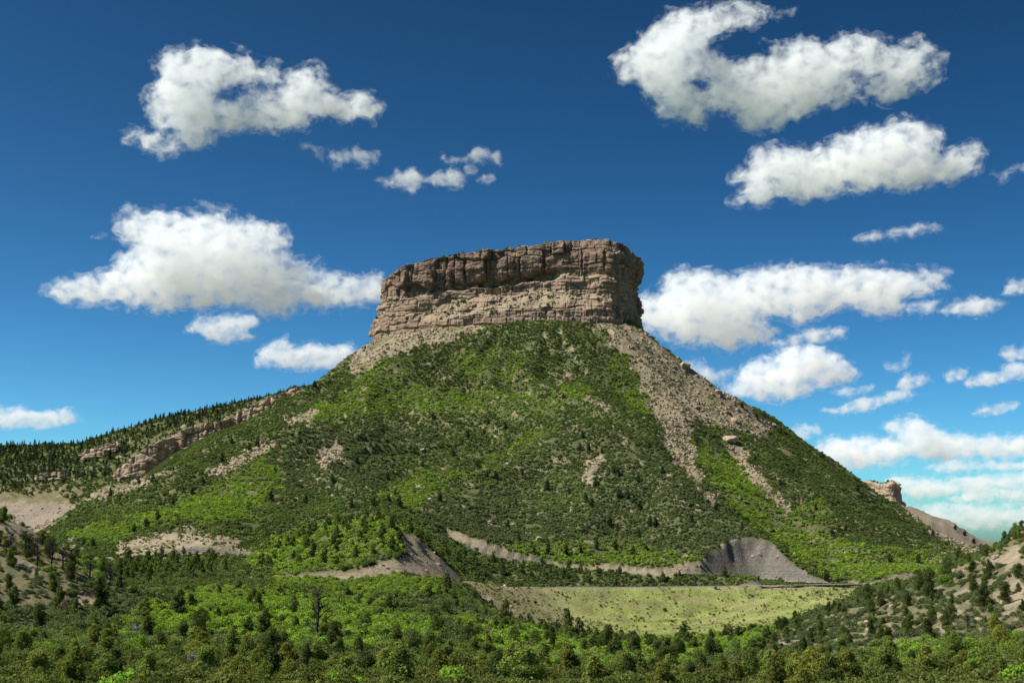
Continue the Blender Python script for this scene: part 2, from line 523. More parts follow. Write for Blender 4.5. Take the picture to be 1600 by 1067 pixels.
BRIGHT = [
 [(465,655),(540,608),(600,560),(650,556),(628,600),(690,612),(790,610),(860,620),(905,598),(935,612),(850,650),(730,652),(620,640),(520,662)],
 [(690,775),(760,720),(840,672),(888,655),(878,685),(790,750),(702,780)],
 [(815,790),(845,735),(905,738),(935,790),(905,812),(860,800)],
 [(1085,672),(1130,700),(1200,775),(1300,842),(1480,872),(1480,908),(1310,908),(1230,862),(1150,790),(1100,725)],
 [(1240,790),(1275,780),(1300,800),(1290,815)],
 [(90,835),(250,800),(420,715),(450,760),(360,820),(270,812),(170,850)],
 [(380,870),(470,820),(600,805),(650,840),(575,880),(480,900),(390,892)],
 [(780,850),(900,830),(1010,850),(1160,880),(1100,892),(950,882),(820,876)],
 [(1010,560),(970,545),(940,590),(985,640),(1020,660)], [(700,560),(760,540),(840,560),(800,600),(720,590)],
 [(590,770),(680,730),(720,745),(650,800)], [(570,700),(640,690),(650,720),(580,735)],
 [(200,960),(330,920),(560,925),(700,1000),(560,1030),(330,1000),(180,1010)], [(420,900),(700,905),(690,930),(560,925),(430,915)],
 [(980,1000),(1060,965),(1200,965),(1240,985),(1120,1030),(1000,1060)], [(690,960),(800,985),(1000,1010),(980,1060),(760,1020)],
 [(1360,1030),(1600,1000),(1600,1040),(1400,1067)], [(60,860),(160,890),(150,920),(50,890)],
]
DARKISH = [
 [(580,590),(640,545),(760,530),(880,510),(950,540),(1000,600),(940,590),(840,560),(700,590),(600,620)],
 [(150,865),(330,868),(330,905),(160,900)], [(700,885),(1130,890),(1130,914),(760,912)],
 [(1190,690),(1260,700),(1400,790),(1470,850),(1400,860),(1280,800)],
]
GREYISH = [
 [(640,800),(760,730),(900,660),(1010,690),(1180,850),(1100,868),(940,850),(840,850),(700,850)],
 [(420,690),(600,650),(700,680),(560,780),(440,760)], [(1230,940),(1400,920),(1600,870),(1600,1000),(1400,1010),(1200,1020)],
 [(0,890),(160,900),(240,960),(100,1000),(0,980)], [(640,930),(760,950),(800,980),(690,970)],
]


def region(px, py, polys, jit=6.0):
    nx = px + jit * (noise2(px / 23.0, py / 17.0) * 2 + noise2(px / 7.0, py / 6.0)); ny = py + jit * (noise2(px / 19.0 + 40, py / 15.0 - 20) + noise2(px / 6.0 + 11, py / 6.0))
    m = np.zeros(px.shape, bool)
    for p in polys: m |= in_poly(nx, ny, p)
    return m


def surface_map(x, y, z):
    """bare = no thicket, kind tone of thicket, for ground points."""
    px, py, d = world_to_pix(x, y, z)
    scree = region(px, py, SCREE, 6) & (d > 110)
    br = region(px, py, BRIGHT, 9); dk = region(px, py, DARKISH, 8); gr = region(px, py, GREYISH, 8)
    return px, py, d, scree, br, dk, gr


# ---------------------------------------------------------------- materials of the land
def land_material():
    m = Mat('land')
    tc = m.add('ShaderNodeTexCoord')
    o = tc.outputs['Object']
    soil = m.attr('soil').outputs['Color']
    n1 = m.noise(o, 0.05, 6, 0.6); n2 = m.noise(o, 0.6, 6, 0.65); n3 = m.noise(o, 3.0, 3, 0.6)
    tone = m.ramp(n2, [(0.25, 0.55), (0.5, 0.95), (0.75, 1.35)])
    c = m.cmix(0.85, soil, tone, 'MULTIPLY')
    tone2 = m.ramp(n1, [(0.3, (0.80, 0.82, 0.80)), (0.7, (1.15, 1.08, 1.0))])
    c = m.cmix(0.7, c, tone2, 'MULTIPLY')
    # horizontal beds in the cut faces
    sep = m.add('ShaderNodeSeparateXYZ'); m.link(o, sep.inputs[0])
    wob = m.math('ADD', sep.outputs['Z'], m.math('MULTIPLY', n1, 2.0))
    comb = m.add('ShaderNodeCombineXYZ'); m.link(wob, comb.inputs['Z'])
    beds = m.noise(comb.outputs[0], 1.1, 4, 0.8)
    bedc = m.ramp(beds, [(0.36, 0.28), (0.46, 0.9), (0.62, 1.15)])
    face = m.attr('face').outputs['Fac']
    c = m.cmix(m.math('MULTIPLY', face, 0.75), c, m.cmix(1.0, c, bedc, 'MULTIPLY'))
    b = m.add('ShaderNodeBsdfPrincipled', Roughness=0.95)
    b.inputs['Specular IOR Level'].default_value = 0.1
    m.link(c, b.inputs['Base Color'])
    bump = m.add('ShaderNodeBump', Strength=0.9, Distance=0.9)
    h = m.math('ADD', n2, m.math('MULTIPLY', n3, 0.4))
    m.link(h, bump.inputs['Height']); m.link(bump.outputs[0], b.inputs['Normal'])
    m.link(b.outputs[0], m.out.inputs['Surface'])
    return m.m


TAN = np.array((0.305, 0.250, 0.178)); SHALE = np.array((0.165, 0.148, 0.130)); GRASS = np.array((0.200, 0.238, 0.066))
UNDER = np.array((0.098, 0.108, 0.044)); ROADC = np.array((0.26, 0.22, 0.16)); GREY = np.array((0.20, 0.18, 0.15)); FARG = np.array((0.06, 0.10, 0.03))


def build_ground():
    na, nr = GZ.shape
    idx = np.arange(na * nr).reshape(na, nr)
    q = np.stack([idx[:-1, :-1], idx[1:, :-1], idx[1:, 1:], idx[:-1, 1:]], -1).reshape(-1, 4)
    o = mesh_object('ground', np.stack([GX, GY, GZ], -1).reshape(-1, 3), q, land_material(), smooth_shade=True)
    tag(o, 'brushy hill slopes, butte foot and valley floor', kind='structure')
    px, py, d, scree, br, dk, gr = surface_map(GX, GY, GZ)
    n = fbm2(GX / 9.0, GY / 9.0, 4)[..., None]
    col = UNDER + 0.03 * np.clip(n, -1, 1) * np.array((1.2, 1.0, 0.5))
    dry = smooth(-0.15, 0.4, fbm2(GX / 5.0 + 33, GY / 5.0, 3) + 0.4 * n[..., 0])[..., None] * np.where(GY > 640, 0.22, 0.7)[..., None]
    dry = np.maximum(dry, 0.75 * (region(px, py, [[(1150, 1040), (1350, 920), (1640, 780), (1640, 1040)], [(-40, 790), (140, 860), (240, 915), (120, 980), (-40, 960)], [(-300, 760), (140, 755), (130, 800), (-300, 800)]], 6)[..., None]))
    col = col * (1 - dry) + np.array((0.185, 0.160, 0.092)) * dry
    col = np.where((GR > 3000)[..., None], np.where((GR > 9000)[..., None], np.array((0.24, 0.21, 0.16)), FARG), col)
    bare = scree.astype(float)
    # thin cover on the lit foreground hills
    hill = region(px, py, [[(1180, 1000), (1350, 930), (1500, 870), (1620, 800), (1620, 1010), (1420, 1010), (1250, 1040)], [(-20, 800), (140, 870), (180, 900), (60, 900), (-20, 880)]], 6)
    hb = hill * smooth(0.05, 0.35, n[..., 0])
    bare = np.maximum(bare, hb * 0.8)
    bare = np.maximum(bare, smooth(0.42, 0.6, n[..., 0] + 0.12 * noise2(GX / 45, GY / 45)) * (GY > 830) * 0.8)
    tan = TAN * (1 + 0.16 * n)
    gp = smooth(0.05, 0.35, fbm2(GX / 14.0 + 70, GY / 17.0, 4))[..., None] * 0.75        # sparse grass on the scree
    tan = tan * (1 - gp) + np.array((0.165, 0.160, 0.075)) * gp
    shale_zone = region(px, py, [[(1120, 840), (1300, 840), (1320, 925), (1020, 925), (1100, 880)], [(690, 840), (850, 880), (850, 895), (690, 880)], [(240, 842), (390, 842), (410, 872), (240, 872)], [(690, 865), (760, 930), (720, 930), (690, 890)]], 3)
    cutc = np.where(shale_zone[..., None], SHALE, TAN)
    col = col * (1 - bare[..., None]) + tan * bare[..., None]
    far_left = region(px, py, [[(-300, 782), (90, 784), (115, 797), (70, 835), (-300, 850)]], 3)
    col = np.where((far_left & (GY > 1200))[..., None], np.array((0.25, 0.21, 0.165)), col)
    right_far = (GY > 2000) & (px > 1400)
    col = np.where((right_far & (GR < 3000))[..., None], np.array((0.24, 0.20, 0.15)), col)
    col = col * (1 - GCUT[..., None]) + cutc * GCUT[..., None]
    gcol = GRASS * (1 + 0.45 * n) ; g2 = np.array((0.30, 0.255, 0.145))
    wt = np.clip(0.5 + 1.3 * fbm2(GX / 22.0 + 5, GY / 6.0, 3), 0, 1)[..., None] * 0.45
    wt = np.maximum(wt, (0.95 * (1 - smooth(780, 960, px + 0.6 * (py - 915) * -1)))[..., None])
    gcol = gcol * (1 - wt) + g2 * wt
    col = col * (1 - GFILL[..., None]) + gcol * GFILL[..., None]
    col = col * (1 - GBED[..., None]) + ROADC * GBED[..., None]
    set_attr(o, 'soil', np.clip(col, 0.01, 1).reshape(-1, 3), 'FLOAT_COLOR')
    set_attr(o, 'face', np.maximum(GCUT, (far_left & (GY > 1200)) * 0.7).ravel())
    return o


build_ground()
# ---------------------------------------------------------------- sandstone
def rock_material(name, light, dark, varnish, bed_scale=0.35):
    m = Mat(name)
    tc = m.add('ShaderNodeTexCoord'); o = tc.outputs['Object']
    tone = m.attr('tone').outputs['Fac']; ledge = m.attr('ledge').outputs['Fac']
    n1 = m.noise(o, 0.045, 5, 0.6); n2 = m.noise(o, 0.45, 6, 0.65); n3 = m.noise(o, 2.2, 4, 0.65)
    base = m.cmix(tone, dark, light)
    sep = m.add('ShaderNodeSeparateXYZ'); m.link(o, sep.inputs[0])
    comb = m.add('ShaderNodeCombineXYZ'); m.link(m.math('ADD', sep.outputs['Z'], m.math('MULTIPLY', n1, 3.0)), comb.inputs['Z'])
    beds = m.noise(comb.outputs[0], bed_scale, 5, 0.75)
    base = m.cmix(0.65, base, m.ramp(beds, [(0.33, (0.62, 0.58, 0.55)), (0.5, (1.0, 1.0, 1.0)), (0.66, (1.2, 1.13, 1.02))]), 'MULTIPLY')
    # dark varnish running down the faces
    st = m.add('ShaderNodeCombineXYZ')
    m.link(sep.outputs['X'], st.inputs['X']); m.link(sep.outputs['Y'], st.inputs['Y']); m.link(m.math('MULTIPLY', sep.outputs['Z'], 0.12), st.inputs['Z'])
    streak = m.noise(st.outputs[0], 0.16, 4, 0.6)
    base = m.cmix(m.math('MULTIPLY', m.ramp(streak, [(0.5, 0.0), (0.66, 1.0)]), 0.6), base, varnish)
    base = m.cmix(0.6, base, m.ramp(n2, [(0.3, 0.65), (0.7, 1.25)]), 'MULTIPLY')
    soil = m.cmix(n2, (0.22, 0.175, 0.115), (0.34, 0.275, 0.19))
    base = m.cmix(ledge, base, soil)
    b = m.add('ShaderNodeBsdfPrincipled', Roughness=0.92)
    b.inputs['Specular IOR Level'].default_value = 0.15
    m.link(base, b.inputs['Base Color'])
    bump = m.add('ShaderNodeBump', Strength=0.8, Distance=0.7)
    m.link(m.math('ADD', n2, m.math('MULTIPLY', n3, 0.45)), bump.inputs['Height'])
    m.link(bump.outputs[0], b.inputs['Normal'])
    m.link(b.outputs[0], m.out.inputs['Surface'])
    return m.m


ROCK = rock_material('sandstone', (0.38, 0.268, 0.188), (0.150, 0.100, 0.073), (0.085, 0.055, 0.046))
ROCK_PALE = rock_material('sandstone_pale', (0.45, 0.34, 0.235), (0.30, 0.22, 0.155), (0.18, 0.14, 0.11))


def resample(pts, step):
    p = np.asarray(pts, float)
    for _ in range(2):                                     # round the corners a little
        q = np.empty((2 * len(p) - 2, p.shape[1]))
        q[0::2] = 0.75 * p[:-1] + 0.25 * p[1:]; q[1::2] = 0.25 * p[:-1] + 0.75 * p[1:]
        p = np.vstack([p[:1], q, p[-1:]])
    seg = np.hypot(np.diff(p[:, 0]), np.diff(p[:, 1]))
    s = np.concatenate([[0], np.cumsum(seg)])
    n = max(4, int(s[-1] / step))
    t = np.linspace(0, s[-1], n)
    return t, np.stack([np.interp(t, s, p[:, k]) for k in range(p.shape[1])], 1)


def blocks(s, z, rng, thick, width, off, crack, wob=0.6, lay=0.3):
    """Courses of jointed rock: outward offset, joint depth, and a random tone for each block."""
    z = z + wob * noise2(s / 17.0, z / 30.0) * thick[0] * 0.5
    zb = [z.min() - 1]
    while zb[-1] < z.max() + 1: zb.append(zb[-1] + rng.uniform(*thick))
    zb = np.array(zb); li = np.clip(np.searchsorted(zb, z) - 1, 0, len(zb) - 2)
    out = np.zeros(s.shape); joint = np.zeros(s.shape); tone = np.zeros(s.shape)
    for k in range(len(zb) - 1):
        m = li == k
        if not m.any(): continue
        sb = [s.min() - rng.uniform(*width)]
        while sb[-1] < s.max() + 1: sb.append(sb[-1] + rng.uniform(*width) * rng.choice([0.5, 1, 1, 1.7]))
        sb = np.array(sb)
        ss = s[m] + 0.9 * noise2(s[m] / 3.0, z[m] / 2.5)
        bi = np.clip(np.searchsorted(sb, ss) - 1, 0, len(sb) - 2)
        lo = rng.normal(0, off * lay); o = rng.normal(0, off, len(sb)); tl = rng.normal(0, off * 0.09, len(sb)); tn = rng.uniform(0, 1, len(sb))
        ds = np.minimum(ss - sb[bi], sb[bi + 1] - ss); dz = np.minimum(z[m] - zb[k], zb[k + 1] - z[m])
        mid = 0.5 * (sb[bi] + sb[bi + 1])
        out[m] = lo + o[bi] + tl[bi] * np.clip(ss - mid, -6, 6)
        e = np.minimum(ds, dz * 1.2)
        joint[m] = -crack * np.clip(1 - e / (0.35 * crack + 0.35), 0, 1) ** 1.5
        tone[m] = tn[bi]
    return out, joint, tone


def cliff(name, pts, profile, seed, step=0.55, rows=200, mat=None, closed=False, rough=1.0, sink=6.0, bed=0.60, label=None):
    """pts: (px, base_py, top_py, depth). profile(px, h) -> setback in metres."""
    rng = np.random.default_rng(seed)
    P = np.array(pts, float)
    bx, by, bz = pix_to_world(P[:, 0], P[:, 1], P[:, 3])
    sb = profile(P[:, 0], np.ones(len(P)))
    _, _, tz = pix_to_world(P[:, 0], P[:, 2], P[:, 3] + sb)
    t, C = resample(np.stack([bx, by, bz, tz, P[:, 0]], 1), step)
    tx, ty = np.gradient(C[:, 0], t), np.gradient(C[:, 1], t)
    ker = np.ones(9) / 9
    tx = np.convolve(np.pad(tx, 4, 'edge'), ker, 'valid'); ty = np.convolve(np.pad(ty, 4, 'edge'), ker, 'valid')
    ln = np.hypot(tx, ty) + 1e-9
    nx, ny = -ty / ln, tx / ln                            # into the rock
    h = np.linspace(-sink / max(8.0, (C[:, 3] - C[:, 2]).max()), 1, rows)
    S, Hh = np.meshgrid(t, h, indexing='ij')
    PXc = np.repeat(C[:, 4:5], rows, 1)
    top = C[:, 3] + 1.2 * noise2(t / 9.0, t * 0 + seed) * rough + 0.8 * np.round(2 * noise2(t / 16.0, t * 0 + 3 + seed)) * rough
    hgt = (top - C[:, 2])[:, None]
    Z = C[:, 2:3] + Hh * hgt
    hc = np.clip(Hh + 0.018 * noise2(S / 14.0, Hh * 6) * 2, 0, 1)
    setb = profile(PXc, hc)
    o1, j1, t1 = blocks(S, Z, rng, (11, 19), (14, 34), 1.3 * rough, 1.6 * rough)
    o2, j2, t2 = blocks(S, Z, rng, (3.4, 8.0), (5, 13), 0.85 * rough, 1.1 * rough)
    o3, j3, t3 = blocks(S, Z, rng, (1.2, 3.0), (1.8, 6), 0.24 * rough, 0.3 * rough)
    fb = fbm2(S / 6.0, Z / 6.0, 4)
    slope = np.gradient(setb, axis=1) / np.maximum(np.gradient(Z, axis=1), 1e-3)
    ledge = smooth(0.55, 1.1, slope)
    k = 1 - 0.55 * ledge
    massive = smooth(bed, bed + 0.06, hc) * (1 - 0.5 * smooth(930, 975, PXc))   # the upper course is one massive bed
    o4, j4, t4 = blocks(S, Z, rng, (24, 40), (9, 26), 1.9 * rough, 3.4 * rough, lay=0.0)
    fine = 1 - 0.62 * massive
    out = k * (o1 + j1 + fine * (o2 + j2) + fine * (o3 + j3) + massive * (o4 + j4)) + 0.45 * rough * fb + massive * 1.1 * fbm2(S / 13.0, Z / 9.0 + 11, 3)
    X = C[:, 0:1] + nx[:, None] * (setb - out); Y = C[:, 1:2] + ny[:, None] * (setb - out)
    Z = Z + 0.25 * rough * fbm2(S / 4.0, Z / 4.0 + 30, 3)
    ns, nh = X.shape
    idx = np.arange(ns * nh).reshape(ns, nh)
    q = np.stack([idx[:-1, :-1], idx[1:, :-1], idx[1:, 1:], idx[:-1, 1:]], -1).reshape(-1, 4)
    V = [np.stack([X, Y, Z], -1).reshape(-1, 3)]; Fq = [q]; extra = 0
    tone = np.clip(0.12 + 0.40 * t1 + 0.40 * t2 + 0.28 * t3 + 0.2 * fb - 0.36 * massive + 0.12 * (1 - massive), 0, 1)
    tone_l = [tone.ravel()]; ledge_l = [(ledge * 0.85).ravel()]
    # flat top: rings shrinking towards the middle line of the top
    rim = np.stack([X[:, -1], Y[:, -1], Z[:, -1]], 1)
    if closed:
        ctr = rim.mean(0)
        prev = idx[:, -1]
        base_n = ns * nh
        for f in (0.03, 0.09, 0.2, 0.4, 0.7, 0.98):
            ring = rim * (1 - f) + ctr * f
            ring[:, 2] += 1.4 * fbm2(ring[:, 0] / 12, ring[:, 1] / 12, 3) + (0.8 if f > 0.05 else 0)
            V.append(ring); cur = base_n + extra + np.arange(ns); extra += ns
            nxt = np.roll(np.arange(ns), -1)
            Fq.append(np.stack([prev[:-1], prev[1:], cur[1:], cur[:-1]], 1)); prev = cur
            tone_l.append(np.full(ns, 0.5)); ledge_l.append(np.full(ns, 1.0))
    else:                                                  # top runs back into the hill
        back = rim + np.stack([nx, ny, np.zeros(ns)], 1) * 14.0
        back[:, 2] -= 1.5
        V.append(back); cur = ns * nh + np.arange(ns)
        Fq.append(np.stack([idx[:-1, -1], idx[1:, -1], cur[1:], cur[:-1]], 1))
        tone_l.append(np.full(ns, 0.5)); ledge_l.append(np.full(ns, 0.8))
    o = mesh_object(name, np.concatenate(V), np.concatenate(Fq), mat or ROCK)
    set_attr(o, 'tone', np.concatenate(tone_l)); set_attr(o, 'ledge', np.concatenate(ledge_l))
    tag(o, label, kind='structure')
    return dict(obj=o, X=X, Y=Y, Z=Z, ledge=ledge, rim=rim, h=hc, px=PXc)


def pl(h, tab):
    a = np.array(tab, float)
    return np.interp(h, a[:, 0], a[:, 1])


def cap_profile(px, h):
    mid = pl(h, [(0, 0), (0.05, 0.6), (0.19, 3), (0.22, 6), (0.43, 24), (0.455, 24.6), (0.54, 25.5), (0.56, 31), (0.585, 35), (0.62, 35.5), (0.65, 28.0), (0.70, 26.0), (0.78, 25.6), (0.86, 26), (0.88, 27), (1, 29)])
    mid2 = pl(h, [(0, 0), (0.05, 0.6), (0.16, 2), (0.22, 6), (0.36, 17), (0.40, 18), (0.56, 19.5), (0.60, 23.5), (0.66, 24.5), (0.68, 23.5), (0.88, 25), (1, 28)])
    left = pl(h, [(0, 0), (0.28, 3), (0.31, 6), (0.52, 7.5), (0.56, 11), (0.78, 11.5), (0.81, 12.5), (1, 13)])
    right = pl(h, [(0, 0), (0.30, 1.5), (0.33, 3), (0.56, 4), (0.60, 5), (0.63, 4), (0.72, 2.4), (0.80, 1.2), (0.88, 1.0), (0.90, 2.2), (1, 4)])
    wa = smooth(670, 710, px) * (1 - smooth(860, 885, px))
    c = mid * wa + mid2 * (1 - wa)
    wl = 1 - smooth(610, 690, px); wr = smooth(905, 968, px)
    return left * wl + right * wr + c * np.clip(1 - wl - wr, 0, 1)


CAP = cliff('butte_cap', [
    (700, 500, 425, 1600), (640, 510, 430, 1560), (592, 515, 440, 1525), (578, 521, 446, 1490), (582, 526, 436, 1462), (598, 530, 424, 1440), (625, 528, 411, 1424), (665, 524, 400, 1412), (720, 518, 391, 1402), (770, 512, 386, 1396),
    (830, 506, 380, 1392), (880, 504, 373, 1389), (925, 506, 370, 1388), (955, 509, 371, 1391), (978, 513, 376, 1399), (994, 517, 388, 1412), (1002, 520, 397, 1432), (1003, 520, 400, 1470), (980, 515, 410, 1560), (880, 505, 415, 1600), (700, 500, 425, 1600)],
    cap_profile, 21, step=0.62, rows=190, closed=True, label='flat-topped sandstone cap of the butte with ledges and an overhang')


def wall_profile(px, h):
    return pl(h, [(0, 0), (0.25, 1.5), (0.30, 4), (0.62, 4.5), (0.66, 6), (1, 7)])


RIDGE_CLIFFS = [
    cliff('ridge_cliff', [(346, 676, 660, 1706), (366, 668, 641, 1696), (395, 664, 629, 1692), (425, 652, 619, 1694), (450, 640, 611, 1700), (470, 626, 608, 1710), (482, 612, 606, 1724)], wall_profile, 31, 0.9, 60, mat=ROCK_PALE, bed=0.22, rough=1.25, label='pinkish sandstone cliff where the left ridge meets the butte'),
    cliff('ridge_cliff', [(246, 716, 690, 1684), (262, 712, 678, 1672), (290, 710, 667, 1668), (325, 702, 658, 1670), (352, 688, 657, 1678), (372, 674, 652, 1694)], wall_profile, 33, 0.9, 60, mat=ROCK_PALE, bed=0.22, rough=1.25, label='grey sandstone cliff with dark clefts midway along the left ridge'),
    cliff('ridge_cliff', [(162, 756, 744, 1652), (178, 752, 732, 1638), (205, 750, 710, 1634), (235, 742, 695, 1638), (258, 728, 686, 1648), (280, 712, 682, 1664)], wall_profile, 35, 0.9, 60, mat=ROCK_PALE, bed=0.22, rough=1.25, label='broken sandstone cliff at the low end of the left ridge'),
    cliff('ridge_cliff', [(120, 712, 708, 1760), (135, 712, 700, 1752), (160, 706, 694, 1750), (185, 698, 690, 1758)], wall_profile, 37, 1.0, 40, mat=ROCK_PALE, bed=0.22, rough=1.25, label='short rock ledge among the conifers of the left ridge'),
    cliff('ridge_cliff', [(40, 752, 748, 1660), (60, 752, 738, 1650), (90, 750, 736, 1650), (112, 746, 740, 1660)], wall_profile, 39, 1.0, 40, mat=ROCK_PALE, bed=0.22, rough=1.25, label='low rock ledge above the pale shale bank on the far left'),
]


def far_profile(px, h):
    return pl(h, [(0, 0), (0.3, 3), (0.34, 6), (0.6, 7), (0.66, 9), (0.9, 8), (1, 11)])


FAR_BUTTE = cliff('far_butte_cap', [(1330, 775, 765, 2660), (1340, 772, 752, 2600), (1352, 772, 751, 2570), (1372, 785, 757, 2530), (1390, 792, 755, 2512), (1406, 796, 750, 2512), (1413, 796, 756, 2530), (1414, 795, 760, 2570), (1405, 790, 756, 2660), (1330, 775, 765, 2660)],
    far_profile, 51, 1.2, 60, mat=ROCK_PALE, closed=True, label='small rocky butte far off in the gap on the right')
# ---------------------------------------------------------------- plant prototypes
def leaf_material(name, source):
    """source: 'object' takes the plant's own colour, 'instance' a tint carried by each scattered plant."""
    m = Mat(name)
    if source == 'object':
        c = m.add('ShaderNodeObjectInfo').outputs['Color']
    else:
        c = m.attr('tint', 'INSTANCER').outputs['Color']
    v = m.attr('leaf').outputs['Fac']
    c = m.cmix(1.0, c, m.ramp(v, [(0.0, (0.55, 0.58, 0.55)), (0.5, (1.0, 1.0, 1.0)), (1.0, (1.45, 1.32, 1.2))]), 'MULTIPLY')
    d = m.add('ShaderNodeBsdfDiffuse'); m.link(c, d.inputs[0])
    t = m.add('ShaderNodeBsdfTranslucent')
    m.link(m.cmix(1.0, c, (1.1, 1.15, 0.6), 'MULTIPLY'), t.inputs[0])
    mx = m.add('ShaderNodeMixShader'); mx.inputs[0].default_value = 0.36
    m.link(d.outputs[0], mx.inputs[1]); m.link(t.outputs[0], mx.inputs[2])
    m.link(mx.outputs[0], m.out.inputs['Surface'])
    return m.m


def bark_material(name, a, b):
    m = Mat(name)
    tc = m.add('ShaderNodeTexCoord')
    n = m.noise(tc.outputs['Object'], 9.0, 5, 0.65)
    d = m.add('ShaderNodeBsdfDiffuse'); m.link(m.ramp(n, [(0.3, a), (0.7, b)]), d.inputs[0])
    m.link(d.outputs[0], m.out.inputs['Surface'])
    return m.m


LEAF_O = leaf_material('foliage', 'object'); LEAF_I = leaf_material('foliage_scattered', 'instance')
BARK = bark_material('bark', (0.07, 0.052, 0.04), (0.15, 0.115, 0.085))
DEADWOOD = bark_material('dead_wood', (0.030, 0.025, 0.021), (0.085, 0.074, 0.064))
SILVER = bark_material('silver_wood', (0.20, 0.18, 0.16), (0.42, 0.39, 0.35))


def leaves(centres, normals, size, rng, aspect=0.6, jitter=0.75):
    """One bent-free quad for each spray of leaves."""
    n = len(centres)
    nn = normals + jitter * rng.normal(size=(n, 3)); nn /= np.linalg.norm(nn, axis=1)[:, None] + 1e-9
    t = np.cross(nn, rng.normal(size=(n, 3))); t /= np.linalg.norm(t, axis=1)[:, None] + 1e-9
    b = np.cross(nn, t)
    s = (size * rng.uniform(0.6, 1.35, n))[:, None] * 0.5
    a = s * aspect * rng.uniform(0.7, 1.3, n)[:, None]
    v = np.stack([centres - t * s, centres - b * a + t * s * 0.15, centres + t * s, centres + b * a - t * s * 0.1], 1).reshape(-1, 3)
    return v, np.arange(4 * n).reshape(n, 4)


def lobed_crown(rng, lobes, count, size, aspect=0.6, fill=0.25, jitter=0.75):
    """lobes: (x, y, z, rx, rz). Sprays sit mostly on the shells, some inside."""
    L = np.array(lobes, float)
    area = L[:, 3] * (L[:, 3] + L[:, 4])
    k = rng.choice(len(L), count, p=area / area.sum())
    u = rng.normal(size=(count, 3)); u /= np.linalg.norm(u, axis=1)[:, None]
    u[:, 2] = np.where(u[:, 2] < -0.55, -u[:, 2], u[:, 2])
    r = np.where(rng.random(count) < fill, rng.uniform(0.3, 0.8, count), rng.uniform(0.80, 1.12, count))
    r *= 1 + 0.22 * np.sin(3 * u[:, 0] * 2.1 + k) * np.cos(4 * u[:, 1] + 2.0 * k)
    c = L[k, :3] + u * r[:, None] * np.stack([L[k, 3], L[k, 3], L[k, 4]], 1)
    ok = c[:, 2] > 0.03
    c, u, k = c[ok], u[ok], k[ok]
    v, f = leaves(c, u, size, rng, aspect, jitter)
    tone = np.repeat(np.clip(rng.normal(0.5, 0.17, len(c)) + 0.12 * np.sin(k * 1.7), 0, 1), 4)
    return v, f, tone


def tube(p, r, sides=6):
    """Tapered tube along points p with radii r."""
    p = np.asarray(p, float); n = len(p)
    d = np.gradient(p, axis=0); d /= np.linalg.norm(d, axis=1)[:, None] + 1e-9
    ref = np.where(np.abs(d[:, 2:3]) > 0.9, np.array([[1.0, 0, 0]]), np.array([[0, 0, 1.0]]))
    a = np.cross(d, ref); a /= np.linalg.norm(a, axis=1)[:, None] + 1e-9
    b = np.cross(d, a)
    th = np.linspace(0, 2 * np.pi, sides, endpoint=False)
    v = p[:, None] + np.asarray(r)[:, None, None] * (np.cos(th)[None, :, None] * a[:, None] + np.sin(th)[None, :, None] * b[:, None])
    f = []
    for i in range(n - 1):
        for j in range(sides):
            f.append((i * sides + j, i * sides + (j + 1) % sides, (i + 1) * sides + (j + 1) % sides, (i + 1) * sides + j))
    return v.reshape(-1, 3), np.array(f)


def join(parts):
    V, Fs, o = [], [], 0
    for v, f in parts:
        V.append(v); Fs.append(f + o); o += len(v)
    return np.concatenate(V), np.concatenate(Fs)


def branch(rng, start, direction, length, rad, depth, out, bend=0.35, kids=(2, 4)):
    n = 5
    p = [np.array(start, float)]; d = np.array(direction, float); d /= np.linalg.norm(d)
    for i in range(n):
        d = d + rng.normal(0, bend * 0.35, 3); d[2] += 0.06; d /= np.linalg.norm(d)
        p.append(p[-1] + d * length / n)
    r = np.linspace(rad, rad * 0.35, n + 1)
    out.append(tube(p, r, 5 if depth < 2 else 3))
    if depth >= 3: return
    for _ in range(rng.integers(*kids) + (1 if depth == 0 else 0)):
        i = rng.integers(2, n + 1)
        side = rng.normal(size=3); side -= d * side.dot(d); side /= np.linalg.norm(side)
        nd = d * rng.uniform(0.3, 0.8) + side * rng.uniform(0.6, 1.0)
        branch(rng, p[i], nd, length * rng.uniform(0.45, 0.72), r[i] * 0.62, depth + 1, out, bend, kids)


